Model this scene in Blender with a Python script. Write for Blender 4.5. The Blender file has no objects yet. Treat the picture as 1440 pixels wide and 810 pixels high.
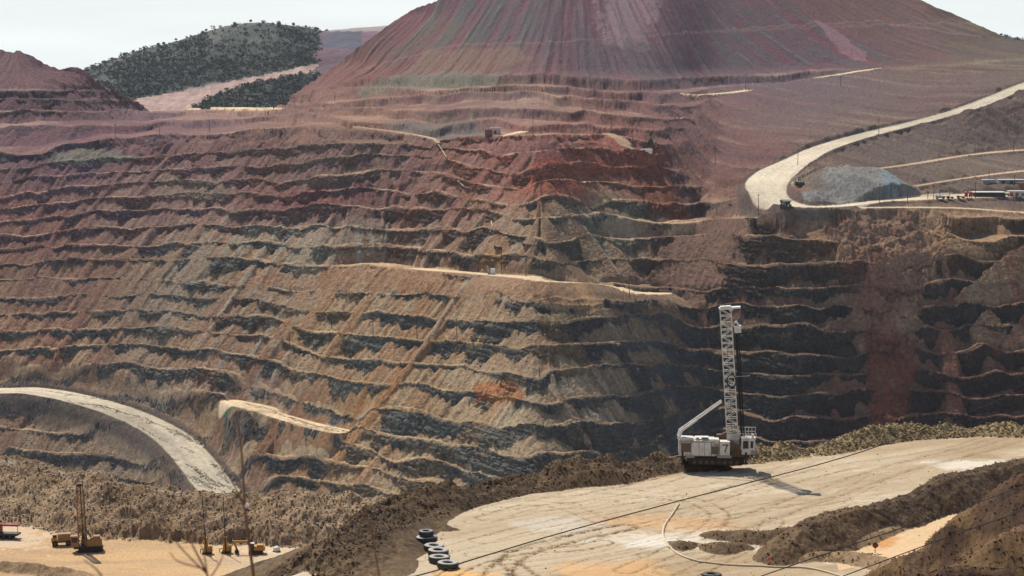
import bpy, bmesh, math, random
import numpy as np
from mathutils import Vector, Matrix, Euler
random.seed(7)
rng = np.random.default_rng(11)
S = bpy.context.scene
COL = S.collection
ZC = 300.0                      # height of the overlook above the pit floor datum
FPX = 2800.0                    # focal length in units of a 1440 wide frame
PITCH = math.atan(305.0 / FPX)

# ------------------------------------------------------------------ camera, sky, sun, exposure
cam = bpy.data.cameras.new('camera'); camo = bpy.data.objects.new('camera', cam); COL.objects.link(camo)
camo.location = (0, 0, ZC); camo.rotation_euler = (math.pi / 2 - PITCH, 0, 0)
cam.sensor_width = 36; cam.lens = FPX / 1440 * 36; cam.clip_start = 0.2; cam.clip_end = 60000
cam.dof.use_dof = True; cam.dof.focus_distance = 700; cam.dof.aperture_fstop = 9
S.camera = camo
SUN_DIR = Vector((-0.305, 0.55, 0.777)).normalized()      # towards the sun: ahead and to the left, high
el = math.asin(SUN_DIR.z); az = math.atan2(SUN_DIR.x, SUN_DIR.y)
W = bpy.data.worlds.new('World'); S.world = W; W.use_nodes = True
nt = W.node_tree; bg = nt.nodes['Background']
sky = nt.nodes.new('ShaderNodeTexSky'); sky.sky_type = 'NISHITA'; sky.sun_disc = False
sky.sun_elevation = el; sky.sun_rotation = az; sky.air_density = 1.0; sky.dust_density = 4.0; sky.altitude = 1500
# thin bright overcast low in the sky, clear blue above it
g = nt.nodes.new('ShaderNodeTexCoord'); sx = nt.nodes.new('ShaderNodeSeparateXYZ'); nt.links.new(g.outputs['Generated'], sx.inputs[0])
rp = nt.nodes.new('ShaderNodeValToRGB'); nt.links.new(sx.outputs['Z'], rp.inputs[0])
e = rp.color_ramp.elements; e[0].position = 0.0; e[0].color = (1, 1, 1, 1); e[1].position = 0.34; e[1].color = (0, 0, 0, 1)
cn = nt.nodes.new('ShaderNodeTexNoise'); cn.inputs['Scale'].default_value = 3.5; cn.inputs['Detail'].default_value = 6
mp = nt.nodes.new('ShaderNodeMapping'); mp.inputs['Scale'].default_value = (1, 1, 9); nt.links.new(g.outputs['Generated'], mp.inputs[0]); nt.links.new(mp.outputs[0], cn.inputs['Vector'])
cr = nt.nodes.new('ShaderNodeMapRange'); cr.inputs[1].default_value = 0.35; cr.inputs[2].default_value = 0.65; cr.inputs[3].default_value = 9.0; cr.inputs[4].default_value = 10.2; nt.links.new(cn.outputs[0], cr.inputs[0])
vm = nt.nodes.new('ShaderNodeVectorMath'); vm.operation = 'SCALE'; vm.inputs[0].default_value = (0.94, 1.0, 0.995); nt.links.new(cr.outputs[0], vm.inputs['Scale'])
mx = nt.nodes.new('ShaderNodeMix'); mx.data_type = 'RGBA'; nt.links.new(rp.outputs[0], mx.inputs[0])
nt.links.new(sky.outputs[0], mx.inputs[6]); nt.links.new(vm.outputs[0], mx.inputs[7])
nt.links.new(mx.outputs[2], bg.inputs[0]); bg.inputs[1].default_value = 0.10
sun = bpy.data.lights.new('sun', 'SUN'); suno = bpy.data.objects.new('sun', sun); COL.objects.link(suno)
sun.energy = 5.0; sun.angle = math.radians(0.5); sun.color = (1.0, 0.92, 0.80)
suno.rotation_euler = SUN_DIR.to_track_quat('Z', 'Y').to_euler(); suno.location = (0, 0, 900)
vs = S.view_settings; vs.view_transform = 'Standard'; vs.look = 'None'; vs.gamma = 1; vs.use_curve_mapping = False
vs.exposure = 0.0
S.cycles.volume_bounces = 0; S.cycles.max_bounces = 5; S.cycles.diffuse_bounces = 2
S.cycles.use_denoising = True

# ------------------------------------------------------------------ helpers
cp, sp = math.cos(PITCH), math.sin(PITCH)
def ray(u, v):
    dx = (np.asarray(u, float) - 720) / FPX; dy = (405 - np.asarray(v, float)) / FPX
    fy = cp + dy * sp; fz = -sp + dy * cp
    return dx / fy, fz / fy                      # x and z per metre of ground distance
def at(u, v, Y):
    a, b = ray(u, v); return np.array([a * Y, np.asarray(Y, float) * np.ones_like(a), ZC + b * Y])
def on(u, v, z):                                 # z relative to the camera
    a, b = ray(u, v); Y = z / b; return np.array([a * Y, Y, ZC + z * np.ones_like(a)])
def lin(c):
    c = np.asarray(c, float) / 255.0
    return np.where(c <= 0.04045, c / 12.92, ((c + 0.055) / 1.055) ** 2.4)
def ptex(n, beta, lo, hi, seed):                 # periodic noise picture, unit variance
    r = np.random.default_rng(seed); f = np.fft.fftfreq(n)[:, None] * n; g = np.fft.fftfreq(n)[None] * n
    k = np.hypot(f, g); k[0, 0] = 1; a = k ** (-beta / 2.0 - 0.5); a[(k < lo) | (k > hi)] = 0
    t = np.real(np.fft.ifft2(np.fft.fft2(r.standard_normal((n, n))) * a)); t -= t.mean()
    return (t / t.std()).astype(np.float32)
TN = 1024
T_frac = ptex(TN, 1.6, 2, 400, 1); T_frac2 = ptex(TN, 1.6, 2, 400, 2)
T_band = ptex(TN, 0.3, 60, 200, 3); T_low = ptex(TN, 2.2, 2, 40, 4); T_fine = ptex(TN, 0.8, 40, 500, 5)
T_soft = ptex(TN, 2.3, 2, 160, 6)
def tx(T, x, y, s, ox=0.0, oy=0.0):              # s = metres per texel
    a = x / s + ox; b = y / s + oy
    ia = np.floor(a).astype(np.int64); ib = np.floor(b).astype(np.int64)
    fa = (a - ia).astype(np.float32); fb = (b - ib).astype(np.float32)
    i0 = ia % TN; i1 = (ia + 1) % TN; j0 = ib % TN; j1 = (ib + 1) % TN
    return (T[j0, i0] * (1 - fa) + T[j0, i1] * fa) * (1 - fb) + (T[j1, i0] * (1 - fa) + T[j1, i1] * fa) * fb
def sstep(a, b, x):
    t = np.clip((x - a) / (b - a), 0, 1); return t * t * (3 - 2 * t)
def blur(A, r0, r1, n=3):
    A = A.astype(float)
    for _ in range(n):
        for ax, r in ((0, r0), (1, r1)):
            r = int(r)
            if r < 1: continue
            P = np.concatenate([np.repeat(np.take(A, [0], ax), r + 1, ax), A, np.repeat(np.take(A, [-1], ax), r, ax)], ax)
            c = np.cumsum(P, ax); m = A.shape[ax]
            A = (np.take(c, np.arange(2 * r + 1, 2 * r + 1 + m), ax) - np.take(c, np.arange(0, m), ax)) / (2 * r + 1)
    return A
def seg(px, py, P, attr=None, closed=False):
    """distance to a polyline; returns distance, attributes interpolated at the foot point, side"""
    best = np.full(px.shape, 1e18); at_ = None if attr is None else [np.zeros(px.shape) for _ in range(len(attr[0]))]
    side = np.zeros(px.shape); n = len(P); arc = 0.0; arcs = np.zeros(px.shape)
    for i in range(n if closed else n - 1):
        a = P[i]; b = P[(i + 1) % n]; ex, ey = b[0] - a[0], b[1] - a[1]; L2 = ex * ex + ey * ey + 1e-12
        t = np.clip(((px - a[0]) * ex + (py - a[1]) * ey) / L2, 0, 1)
        d = (px - a[0] - t * ex) ** 2 + (py - a[1] - t * ey) ** 2
        m = d < best; best = np.where(m, d, best)
        side = np.where(m, np.sign(ex * (py - a[1]) - ey * (px - a[0])), side)
        arcs = np.where(m, arc + t * math.sqrt(L2), arcs); arc += math.sqrt(L2)
        if attr is not None:
            for k in range(len(at_)): at_[k] = np.where(m, attr[i][k] * (1 - t) + attr[(i + 1) % n][k] * t, at_[k])
    return np.sqrt(best), at_, side, arcs
def inside(px, py, P):
    c = np.zeros(np.shape(px), bool); n = len(P)
    for i in range(n):
        x0, y0 = P[i]; x1, y1 = P[(i + 1) % n]
        if y0 == y1: continue
        c ^= ((y0 > py) != (y1 > py)) & (px < (x1 - x0) * (py - y0) / (y1 - y0) + x0)
    return c
def smooth_poly(P, n=8):
    P = np.asarray(P, float); out = []
    for i in range(len(P) - 1):
        p0 = P[max(i - 1, 0)]; p1 = P[i]; p2 = P[i + 1]; p3 = P[min(i + 2, len(P) - 1)]
        for k in range(n):
            t = k / n
            out.append(0.5 * ((2 * p1) + (-p0 + p2) * t + (2 * p0 - 5 * p1 + 4 * p2 - p3) * t * t + (-p0 + 3 * p1 - 3 * p2 + p3) * t ** 3))
    out.append(P[-1]); return np.array(out)
def tag(o, label=None, cat=None, group=None, kind=None):
    if label: o['label'] = label
    if cat: o['category'] = cat
    if group: o['group'] = group
    if kind: o['kind'] = kind
    return o
def grid_mesh(name, X, Y, Z, col, mat, alpha=None):
    R, C = X.shape
    me = bpy.data.meshes.new(name); n = R * C
    me.vertices.add(n); me.vertices.foreach_set('co', np.stack([X, Y, Z], -1).reshape(-1).astype(np.float32))
    idx = np.arange(n).reshape(R, C)
    q = np.stack([idx[1:, :-1], idx[1:, 1:], idx[:-1, 1:], idx[:-1, :-1]], -1).reshape(-1, 4)
    m = len(q)
    me.loops.add(m * 4); me.loops.foreach_set('vertex_index', q.reshape(-1).astype(np.int32))
    me.polygons.add(m); me.polygons.foreach_set('loop_start', np.arange(0, m * 4, 4, dtype=np.int32))
    me.polygons.foreach_set('use_smooth', np.ones(m, bool))
    me.update(calc_edges=True)
    ca = me.color_attributes.new('Col', 'FLOAT_COLOR', 'POINT')
    rgba = np.ones((n, 4), np.float32); rgba[:, :3] = col.reshape(-1, 3)
    if alpha is not None: rgba[:, 3] = alpha.reshape(-1)
    ca.data.foreach_set('color', rgba.reshape(-1))
    me.materials.append(mat)
    o = bpy.data.objects.new(name, me); COL.objects.link(o); return o

def ground_mat(name, s1, s2, bump, amt=0.5, rough=0.95):
    m = bpy.data.materials.new(name); m.use_nodes = True; N = m.node_tree.nodes; L = m.node_tree.links
    b = N['Principled BSDF']; b.inputs['Roughness'].default_value = rough; b.inputs['Specular IOR Level'].default_value = 0.12
    a = N.new('ShaderNodeAttribute'); a.attribute_name = 'Col'
    tc = N.new('ShaderNodeNewGeometry')
    n1 = N.new('ShaderNodeTexNoise'); n1.inputs['Scale'].default_value = s1; n1.inputs['Detail'].default_value = 5; n1.inputs['Roughness'].default_value = 0.65
    n2 = N.new('ShaderNodeTexNoise'); n2.inputs['Scale'].default_value = s2; n2.inputs['Detail'].default_value = 4; n2.inputs['Roughness'].default_value = 0.7
    L.new(tc.outputs['Position'], n1.inputs['Vector']); L.new(tc.outputs['Position'], n2.inputs['Vector'])
    mr = N.new('ShaderNodeMapRange'); mr.inputs[1].default_value = 0.3; mr.inputs[2].default_value = 0.7
    mr.inputs[3].default_value = 1 - amt; mr.inputs[4].default_value = 1 + amt
    L.new(n1.outputs[0], mr.inputs[0])
    mx = N.new('ShaderNodeVectorMath'); mx.operation = 'SCALE'
    L.new(a.outputs['Color'], mx.inputs[0]); L.new(mr.outputs[0], mx.inputs['Scale'])
    L.new(mx.outputs[0], b.inputs['Base Color'])
    bp = N.new('ShaderNodeBump'); bp.inputs['Strength'].default_value = 1.0; bp.inputs['Distance'].default_value = bump
    mt = N.new('ShaderNodeMath'); mt.operation = 'MULTIPLY'; mt.inputs[1].default_value = bump; L.new(a.outputs['Alpha'], mt.inputs[0]); L.new(mt.outputs[0], bp.inputs['Distance'])
    m3 = N.new('ShaderNodeMath'); m3.operation = 'MULTIPLY_ADD'; m3.inputs[1].default_value = amt; m3.inputs[2].default_value = 1.0; L.new(a.outputs['Alpha'], m3.inputs[0]); L.new(m3.outputs[0], mr.inputs[4])
    m4 = N.new('ShaderNodeMath'); m4.operation = 'MULTIPLY_ADD'; m4.inputs[1].default_value = -amt; m4.inputs[2].default_value = 1.0; L.new(a.outputs['Alpha'], m4.inputs[0]); L.new(m4.outputs[0], mr.inputs[3])
    L.new(n2.outputs[0], bp.inputs['Height']); L.new(bp.outputs[0], b.inputs['Normal'])
    return m
# ------------------------------------------------------------------ the far pit wall, spoil mountain and left hill: one terrain sheet
# column tables: how far the ground is (metres ahead) where it shows at a height in the photograph
DT = {
 -150: [(60, 2480), (100, 2400), (160, 2260), (222, 2100), (312, 1950), (397, 1840), (470, 1740), (520, 1670), (548, 1600), (600, 1560), (645, 1500), (760, 1360)],
 0: [(70, 2420), (100, 2340), (160, 2200), (222, 2050), (312, 1900), (397, 1790), (470, 1690), (520, 1620), (545, 1570), (550, 1545), (600, 1500), (645, 1440), (760, 1290)],
 70: [(97, 2400), (122, 2310), (160, 2200), (207, 2060), (300, 1900), (397, 1770), (470, 1670), (520, 1600), (545, 1560), (552, 1530), (600, 1480), (645, 1420), (760, 1270)],
 150: [(125, 2420), (160, 2250), (195, 2080), (290, 1900), (397, 1745), (470, 1640), (520, 1570), (548, 1530), (580, 1470), (620, 1430), (660, 1380), (760, 1250)],
 240: [(153, 3100), (160, 2550), (175, 2230), (190, 2080), (280, 1910), (397, 1720), (470, 1610), (520, 1540), (560, 1490), (600, 1430), (630, 1400), (690, 1340), (760, 1260)],
 330: [(152, 3100), (160, 2500), (175, 2200), (186, 2080), (276, 1890), (397, 1690), (470, 1580), (530, 1490), (570, 1430), (620, 1360), (665, 1300), (690, 1270), (760, 1200)],
 400: [(150, 2900), (165, 2300), (184, 2050), (272, 1870), (365, 1710), (402, 1650), (470, 1550), (530, 1470), (590, 1400), (640, 1345), (690, 1300), (760, 1220)],
 470: [(90, 2740), (120, 2640), (140, 2400), (182, 2020), (270, 1840), (365, 1680), (402, 1610), (470, 1520), (530, 1440), (590, 1370), (640, 1330), (700, 1280), (760, 1200)],
 560: [(20, 2790), (110, 2600), (140, 2330), (188, 1980), (270, 1800), (365, 1640), (402, 1580), (470, 1480), (530, 1400), (590, 1340), (640, 1290), (700, 1220), (760, 1150)],
 660: [(-40, 2780), (105, 2540), (140, 2250), (190, 1930), (270, 1760), (350, 1610), (375, 1580), (385, 1535), (421, 1480), (480, 1420), (530, 1370), (590, 1310), (640, 1270), (700, 1200), (760, 1130)],
 760: [(-70, 2790), (107, 2500), (140, 2200), (190, 1880), (265, 1740), (345, 1590), (380, 1550), (395, 1500), (421, 1455), (480, 1385), (530, 1330), (590, 1275), (640, 1230), (700, 1170), (760, 1100)],
 850: [(-75, 2790), (107, 2480), (140, 2180), (190, 1850), (265, 1725), (317, 1650), (345, 1600), (400, 1530), (420, 1430), (455, 1405), (492, 1385), (525, 1365), (565, 1340), (605, 1315), (637, 1290), (700, 1240), (760, 1190)],
 930: [(-75, 2790), (107, 2480), (150, 2100), (200, 1830), (265, 1740), (300, 1680), (317, 1650), (345, 1590), (412, 1500), (420, 1440), (455, 1430), (492, 1420), (525, 1405), (565, 1385), (605, 1365), (640, 1345), (760, 1280)],
 1000: [(-70, 2790), (105, 2480), (140, 2180), (200, 1900), (250, 1720), (300, 1600), (330, 1555), (400, 1505), (436, 1480), (497, 1450), (555, 1425), (610, 1400), (760, 1330)],
 1060: [(-65, 2790), (100, 2480), (140, 2180), (200, 1880), (240, 1700), (270, 1560), (305, 1500), (342, 1485), (403, 1465), (462, 1445), (530, 1420), (597, 1395), (760, 1330)],
 1130: [(-60, 2800), (97, 2480), (140, 2200), (200, 1800), (230, 1700), (270, 1530), (296, 1490), (303, 1478), (342, 1465), (403, 1440), (462, 1420), (530, 1395), (597, 1370), (760, 1300)],
 1200: [(-50, 2820), (92, 2480), (150, 2120), (180, 1930), (205, 1830), (250, 1620), (292, 1500), (300, 1482), (360, 1440), (432, 1420), (500, 1400), (597, 1370), (760, 1300)],
 1270: [(-15, 2780), (87, 2480), (140, 2200), (170, 1990), (200, 1900), (240, 1700), (268, 1600), (285, 1530), (296, 1500), (345, 1450), (395, 1430), (455, 1415), (530, 1390), (586, 1370), (760, 1300)],
 1350: [(24, 2680), (80, 2480), (130, 2180), (150, 2020), (220, 1850), (240, 1740), (268, 1640), (285, 1560), (298, 1515), (330, 1470), (390, 1440), (455, 1415), (515, 1390), (584, 1365), (760, 1290)],
 1440: [(54, 2600), (85, 2420), (115, 2170), (128, 2100), (200, 1960), (220, 1880), (240, 1760), (268, 1660), (288, 1580), (300, 1520), (328, 1475), (390, 1445), (450, 1420), (512, 1390), (584, 1360), (760, 1280)],
 1600: [(70, 2600), (90, 2420), (105, 2250), (200, 1990), (240, 1800), (268, 1700), (300, 1540), (390, 1460), (450, 1430), (584, 1370), (760, 1290)],
}
LINES = [
 [(-150, 60), (1600, 60)],
 [(-150, 100), (60, 102), (150, 120), (400, 112), (500, 108), (640, 106), (790, 108), (900, 112), (1100, 104), (1240, 98), (1440, 84), (1600, 80)],
 [(-150, 125), (60, 128), (130, 128), (200, 130), (400, 130), (470, 121), (560, 124), (690, 122), (760, 118), (860, 130), (960, 131), (1060, 120), (1230, 110), (1440, 96), (1600, 90)],
 [(-150, 142), (60, 142), (180, 140), (300, 150), (430, 143), (540, 140), (640, 132), (760, 128), (860, 146), (990, 148), (1100, 140), (1440, 120), (1600, 110)],
 [(-150, 158), (100, 154), (220, 157), (330, 158), (430, 154), (560, 156), (700, 152), (800, 158), (900, 165), (1100, 165), (1600, 130)],
 [(-150, 180), (120, 176), (300, 168), (430, 160), (520, 172), (600, 180), (700, 168), (800, 176), (900, 180), (1100, 185), (1600, 150)],
 [(-150, 226), (0, 222), (60, 220), (80, 207), (140, 197), (250, 190), (360, 184), (450, 178), (560, 184), (620, 196), (720, 192), (850, 190), (930, 205), (1100, 215), (1600, 190)],
 [(-150, 248), (0, 242), (60, 231), (120, 226), (270, 218), (360, 212), (450, 206), (560, 200), (620, 207), (645, 214), (720, 214), (905, 213), (1000, 225), (1600, 215)],
 [(-150, 268), (0, 261), (60, 251), (100, 248), (200, 242), (300, 236), (400, 232), (500, 222), (600, 221), (660, 238), (720, 240), (860, 239), (950, 240), (1050, 245), (1600, 235)],
 [(-150, 284), (0, 280), (70, 270), (130, 266), (200, 262), (300, 256), (420, 250), (560, 245), (630, 247), (680, 264), (720, 265), (840, 265), (930, 263), (1050, 265), (1600, 255)],
 [(-150, 300), (0, 297), (105, 285), (200, 280), (280, 276), (380, 272), (560, 269), (640, 271), (700, 287), (840, 291), (945, 290), (1050, 282), (1600, 275)],
 [(-150, 318), (0, 313), (70, 306), (140, 300), (260, 298), (380, 295), (560, 290), (640, 291), (690, 302), (720, 315), (840, 315), (930, 316), (1080, 303), (1130, 301), (1250, 297), (1440, 302), (1600, 306)],
 [(-150, 334), (0, 331), (150, 328), (280, 320), (400, 317), (620, 317), (690, 324), (785, 345), (860, 341), (940, 334), (1040, 330), (1130, 341), (1180, 342), (1300, 330), (1440, 328), (1600, 328)],
 [(-150, 356), (0, 353), (160, 348), (260, 345), (380, 340), (600, 343), (680, 349), (780, 368), (900, 372), (1000, 369), (1080, 372), (1170, 369), (1300, 360), (1440, 356), (1600, 356)],
 [(-150, 380), (0, 376), (85, 372), (250, 367), (370, 364), (500, 366), (570, 370), (640, 383), (760, 394), (880, 410), (930, 414), (1000, 406), (1080, 404), (1170, 400), (1300, 395), (1440, 390), (1600, 390)],
 [(-150, 400), (0, 397), (200, 397), (300, 400), (420, 402), (560, 408), (620, 413), (720, 421), (830, 425), (900, 428), (1000, 436), (1130, 432), (1250, 428), (1440, 420), (1600, 418)],
 [(-150, 424), (0, 421), (130, 420), (265, 420), (310, 421), (415, 427), (490, 432), (560, 445), (600, 451), (720, 456), (830, 455), (900, 451), (1000, 468), (1130, 461), (1300, 456), (1440, 448), (1600, 444)],
 [(-150, 448), (0, 446), (95, 443), (160, 443), (270, 446), (390, 452), (460, 460), (520, 471), (570, 478), (640, 481), (745, 493), (830, 492), (905, 487), (1000, 500), (1150, 495), (1300, 486), (1440, 480), (1600, 476)],
 [(-150, 472), (0, 470), (130, 468), (250, 471), (390, 487), (460, 495), (520, 505), (560, 515), (640, 519), (720, 530), (870, 522), (925, 517), (1000, 528), (1080, 530), (1160, 525), (1440, 513), (1600, 510)],
 [(-150, 497), (0, 495), (130, 494), (230, 496), (290, 501), (360, 512), (395, 520), (450, 530), (490, 537), (540, 545), (570, 548), (650, 560), (740, 568), (830, 564), (900, 557), (955, 546), (1010, 552), (1080, 562), (1180, 556), (1260, 549), (1440, 546), (1600, 543)],
 [(-150, 522), (0, 520), (130, 521), (260, 526), (320, 531), (395, 552), (430, 563), (480, 575), (560, 590), (650, 598), (750, 606), (900, 592), (1020, 576), (1080, 597), (1200, 594), (1300, 586), (1440, 584), (1600, 582)],
 [(-150, 545), (0, 545), (145, 547), (200, 549), (270, 556), (325, 563), (385, 580), (425, 592), (480, 605), (560, 618), (650, 630), (750, 640), (850, 635), (920, 625), (1020, 610), (1100, 628), (1440, 615), (1600, 612)],
 [(-150, 580), (0, 580), (60, 582), (140, 586), (230, 600), (300, 602), (360, 610), (440, 622), (520, 640), (600, 655), (750, 672), (1000, 648), (1600, 645)],
 [(-150, 608), (0, 608), (80, 614), (160, 618), (230, 636), (300, 636), (370, 640), (440, 652), (520, 668), (700, 696), (1000, 682), (1600, 680)],
 [(-150, 638), (0, 638), (100, 645), (200, 662), (300, 668), (400, 672), (520, 695), (700, 725), (1600, 715)],
 [(-150, 668), (0, 668), (100, 675), (300, 690), (400, 700), (520, 720), (700, 750), (1600, 750)],
 [(-150, 800), (1600, 800)],
]
VTOP = [(-150, 62), (0, 70), (30, 70), (50, 82), (68, 95), (110, 97), (130, 108), (145, 121), (180, 137), (205, 150), (238, 154), (300, 153), (372, 152), (385, 148), (420, 128), (455, 104), (500, 70), (545, 36), (575, 16), (600, 6), (640, -8), (720, -40), (800, -55), (960, -52), (1100, -45), (1220, -28), (1290, -3), (1320, 12), (1360, 28), (1400, 46), (1425, 56), (1480, 62), (1600, 74)]

SC = 1.15                                     # grid spacing
us = np.arange(-150, 1600, SC); NU = len(us)
NV = 1000
vt = np.interp(us, *np.array(VTOP, float).T)
vt = blur(vt[None], 0, 4)[0]
tt = np.linspace(0, 1, NV)[:, None]
V = vt[None] + (725 - vt[None]) * (tt * 0.62 + 0.38 * tt ** 1.35); U = np.repeat(us[None], NV, 0)
for c_, dd_ in ((760, 14), (850, 34), (930, 14), (1000, -8)):
    DT[c_] = [(v_, D_ - dd_ * min(1, max(0, (v_ - 408) / 30))) for v_, D_ in DT[c_]]
dcols = sorted(DT)
# the terraced wall keeps one overall slope: distances follow from it, upwards and downwards from an anchor row
FLATS = {560: (366, 374), 660: (375, 385), 760: (380, 395), 850: (400, 420), 930: (412, 420)}
VA = {-150: 222, 0: 222, 70: 207, 150: 195, 240: 190, 330: 186, 400: 184, 470: 182, 560: 188, 660: 190, 760: 190, 850: 190, 930: 200}
for c_ in VA:
    old = np.array(DT[c_], float); sl = 0.62
    bt = lambda v_: -ray(720, v_)[1]
    vv_ = np.arange(VA[c_], 762, 3.0); anc = 548 if c_ < 700 else 605
    k0 = int(np.argmin(np.abs(vv_ - anc))); D_ = np.zeros(len(vv_)); D_[k0] = np.interp(vv_[k0], old[:, 0], old[:, 1])
    def step(D0, v0, v1):
        fl = FLATS.get(c_)
        if fl and fl[0] <= 0.5 * (v0 + v1) <= fl[1]: return D0 * bt(v0) / bt(v1)
        return D0 * (sl + bt(v0)) / (sl + bt(v1))
    for k in range(k0 - 1, -1, -1): D_[k] = step(D_[k + 1], vv_[k + 1], vv_[k])
    for k in range(k0 + 1, len(vv_)): D_[k] = step(D_[k - 1], vv_[k - 1], vv_[k])
    up = old[old[:, 0] < VA[c_] - 1]
    r_ = D_[0] / np.interp(VA[c_], old[:, 0], old[:, 1])
    up = [(p[0], p[1] * (1 - (1 - r_) * min(1, max(0, (3000 - p[1]) / 700)))) for p in up]
    DT[c_] = up + list(zip(vv_, D_))
Dc = np.array([[0.0] * NU] * 1)
vgrid = np.arange(-100, 801, 2.0)
tab = np.stack([np.interp(vgrid, *np.array(DT[c], float).T) for c in dcols], 1)
# extend past the first entry so that silhouettes keep receding
full = np.stack([np.interp(us, dcols, tab[i]) for i in range(len(vgrid))])
full = blur(full, 2, 15, 3)
lt = np.stack([np.interp(us, *np.array(l, float).T) for l in LINES])      # line heights, one row per bench
lt = blur(lt, 0, 6, 2)
wob = np.stack([np.interp(np.arange(NU), np.arange(0, NU + 20, 18), rng.standard_normal(len(np.arange(0, NU + 20, 18))) * 1.6) for _ in LINES])
wob += np.stack([np.interp(np.arange(NU), np.arange(0, NU + 20, 55), rng.standard_normal(len(np.arange(0, NU + 20, 55))) * 1.8) for _ in LINES])
wob = blur(wob, 0, 3, 2); lt = lt + wob
lt = np.maximum.accumulate(lt + np.arange(len(LINES))[:, None] * 1e-3, 0)
YB = np.empty_like(V); KB = np.empty_like(V)
for j in range(NU):
    YB[:, j] = np.interp(V[:, j], vgrid, full[:, j])
    KB[:, j] = np.interp(V[:, j], lt[:, j], np.arange(len(LINES), dtype=float))
KB += (0.13 * tx(T_low, (U - 720) * 1.2, V * 1.6, 1.7, 3, 3) + 0.17 * np.tanh(2.5 * tx(T_low, U * 1.1 - V * 0.6, V * 0.5, 2.2, 9, 60))) * sstep(180, 230, V)
# medium undulation of the base in depth (buttresses and ravines)
RX, RZ = ray(U, V)
X = RX * YB; Y = YB.copy(); Z = ZC + RZ * YB
def gradw(F):
    Fu = np.gradient(F, axis=1); Fv = np.gradient(F, axis=0)
    det = Xu * Yv - Xv * Yu; det = np.where(np.abs(det) < 1e-6, 1e-6, det)
    return (Fu * Yv - Fv * Yu) / det, (-Fu * Xv + Fv * Xu) / det, det
Zs = blur(Z, 5, 7, 2); Xs_, Ys_ = blur(X, 5, 7, 1), blur(Y, 5, 7, 1)
Xu, Xv = np.gradient(Xs_, axis=1), np.gradient(Xs_, axis=0); Yu, Yv = np.gradient(Ys_, axis=1), np.gradient(Ys_, axis=0)
gx, gy, det = gradw(Zs)
gx_, gy_ = blur(gx, 45, 60, 2), blur(gy, 45, 60, 2); kb_ = 1 - sstep(185, 230, V) * (1 - sstep(900, 960, U)) - sstep(290, 320, V) * sstep(900, 960, U)
kb_ = np.clip(kb_, 0, 1)
slope = np.hypot(gx, gy) + 1e-4
kx, ky, _ = gradw(blur(KB, 6, 8, 2)); kslope = np.hypot(kx, ky) + 1e-5
gx = gx * (1 - kb_) + gx_ * kb_; gy = gy * (1 - kb_) + gy_ * kb_; sn_ = np.hypot(gx, gy) + 1e-4
wx, wy = -gx / sn_, -gy / sn_
fixw = kb_ * sstep(380, 520, U); tx_ = np.interp(U, [300, 600, 800, 1000, 1200, 1440], [-.45, -.40, -.05, .38, .52, .56]); ty_ = -np.sqrt(1 - tx_ ** 2)
wx = wx * (1 - fixw) + tx_ * fixw; wy = wy * (1 - fixw) + ty_ * fixw; sn_ = np.hypot(wx, wy) + 1e-4; wx, wy = wx / sn_, wy / sn_
                             # downhill
vi = (wx * Yv - wy * Xv) / det; vj = (-wx * Yu + wy * Xu) / det  # (col, row) steps per metre
vi = np.clip(vi, -2, 2).astype(np.float32); vj = np.clip(vj, -2, 2).astype(np.float32)
wxf, wyf = wx.astype(np.float32), wy.astype(np.float32)
def lic(T, s, step, n, sub=1, ox=0, oy=0, sides=(1, -1)):
    Xs, Ys = X[::sub, ::sub], Y[::sub, ::sub]
    acc = tx(T, Xs, Ys, s, ox, oy).astype(np.float32); w = 1.0
    J0, I0 = np.meshgrid(np.arange(0, NU, sub, dtype=np.float32), np.arange(0, NV, sub, dtype=np.float32))
    for sg in sides:
        px, py, ci, ri = Xs.astype(np.float32), Ys.astype(np.float32), J0.copy(), I0.copy()
        for k in range(n):
            a = np.clip(ri, 0, NV - 1).astype(np.int32); b = np.clip(ci, 0, NU - 1).astype(np.int32)
            dx_, dy_ = wxf[a, b], wyf[a, b]
            px = px + sg * step * dx_; py = py + sg * step * dy_
            ci = ci + sg * step * vi[a, b]; ri = ri + sg * step * vj[a, b]
            acc += tx(T, px, py, s, ox, oy)
    r = acc / acc.std()
    if sub > 1:
        ri = np.linspace(0, r.shape[0] - 1, NV) ; a = np.clip(np.floor(ri).astype(int), 0, r.shape[0] - 2); f = (ri - a)[:, None]
        r = r[a] * (1 - f) + r[a + 1] * f
        ci = np.linspace(0, r.shape[1] - 1, NU); b = np.clip(np.floor(ci).astype(int), 0, r.shape[1] - 2); g = (ci - b)[None]
        r = r[:, b] * (1 - g) + r[:, b + 1] * g
    return r
S1 = lic(T_fine, 0.28, 2.2, 8)                # fine runnels
S2 = lic(T_band, 1.5, 7.0, 9, 2, 31, 7)       # fans and gullies about 12 m wide
S3 = lic(T_band, 4.5, 16.0, 9, 2, 77, 50)     # slides about 40 m wide

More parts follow.
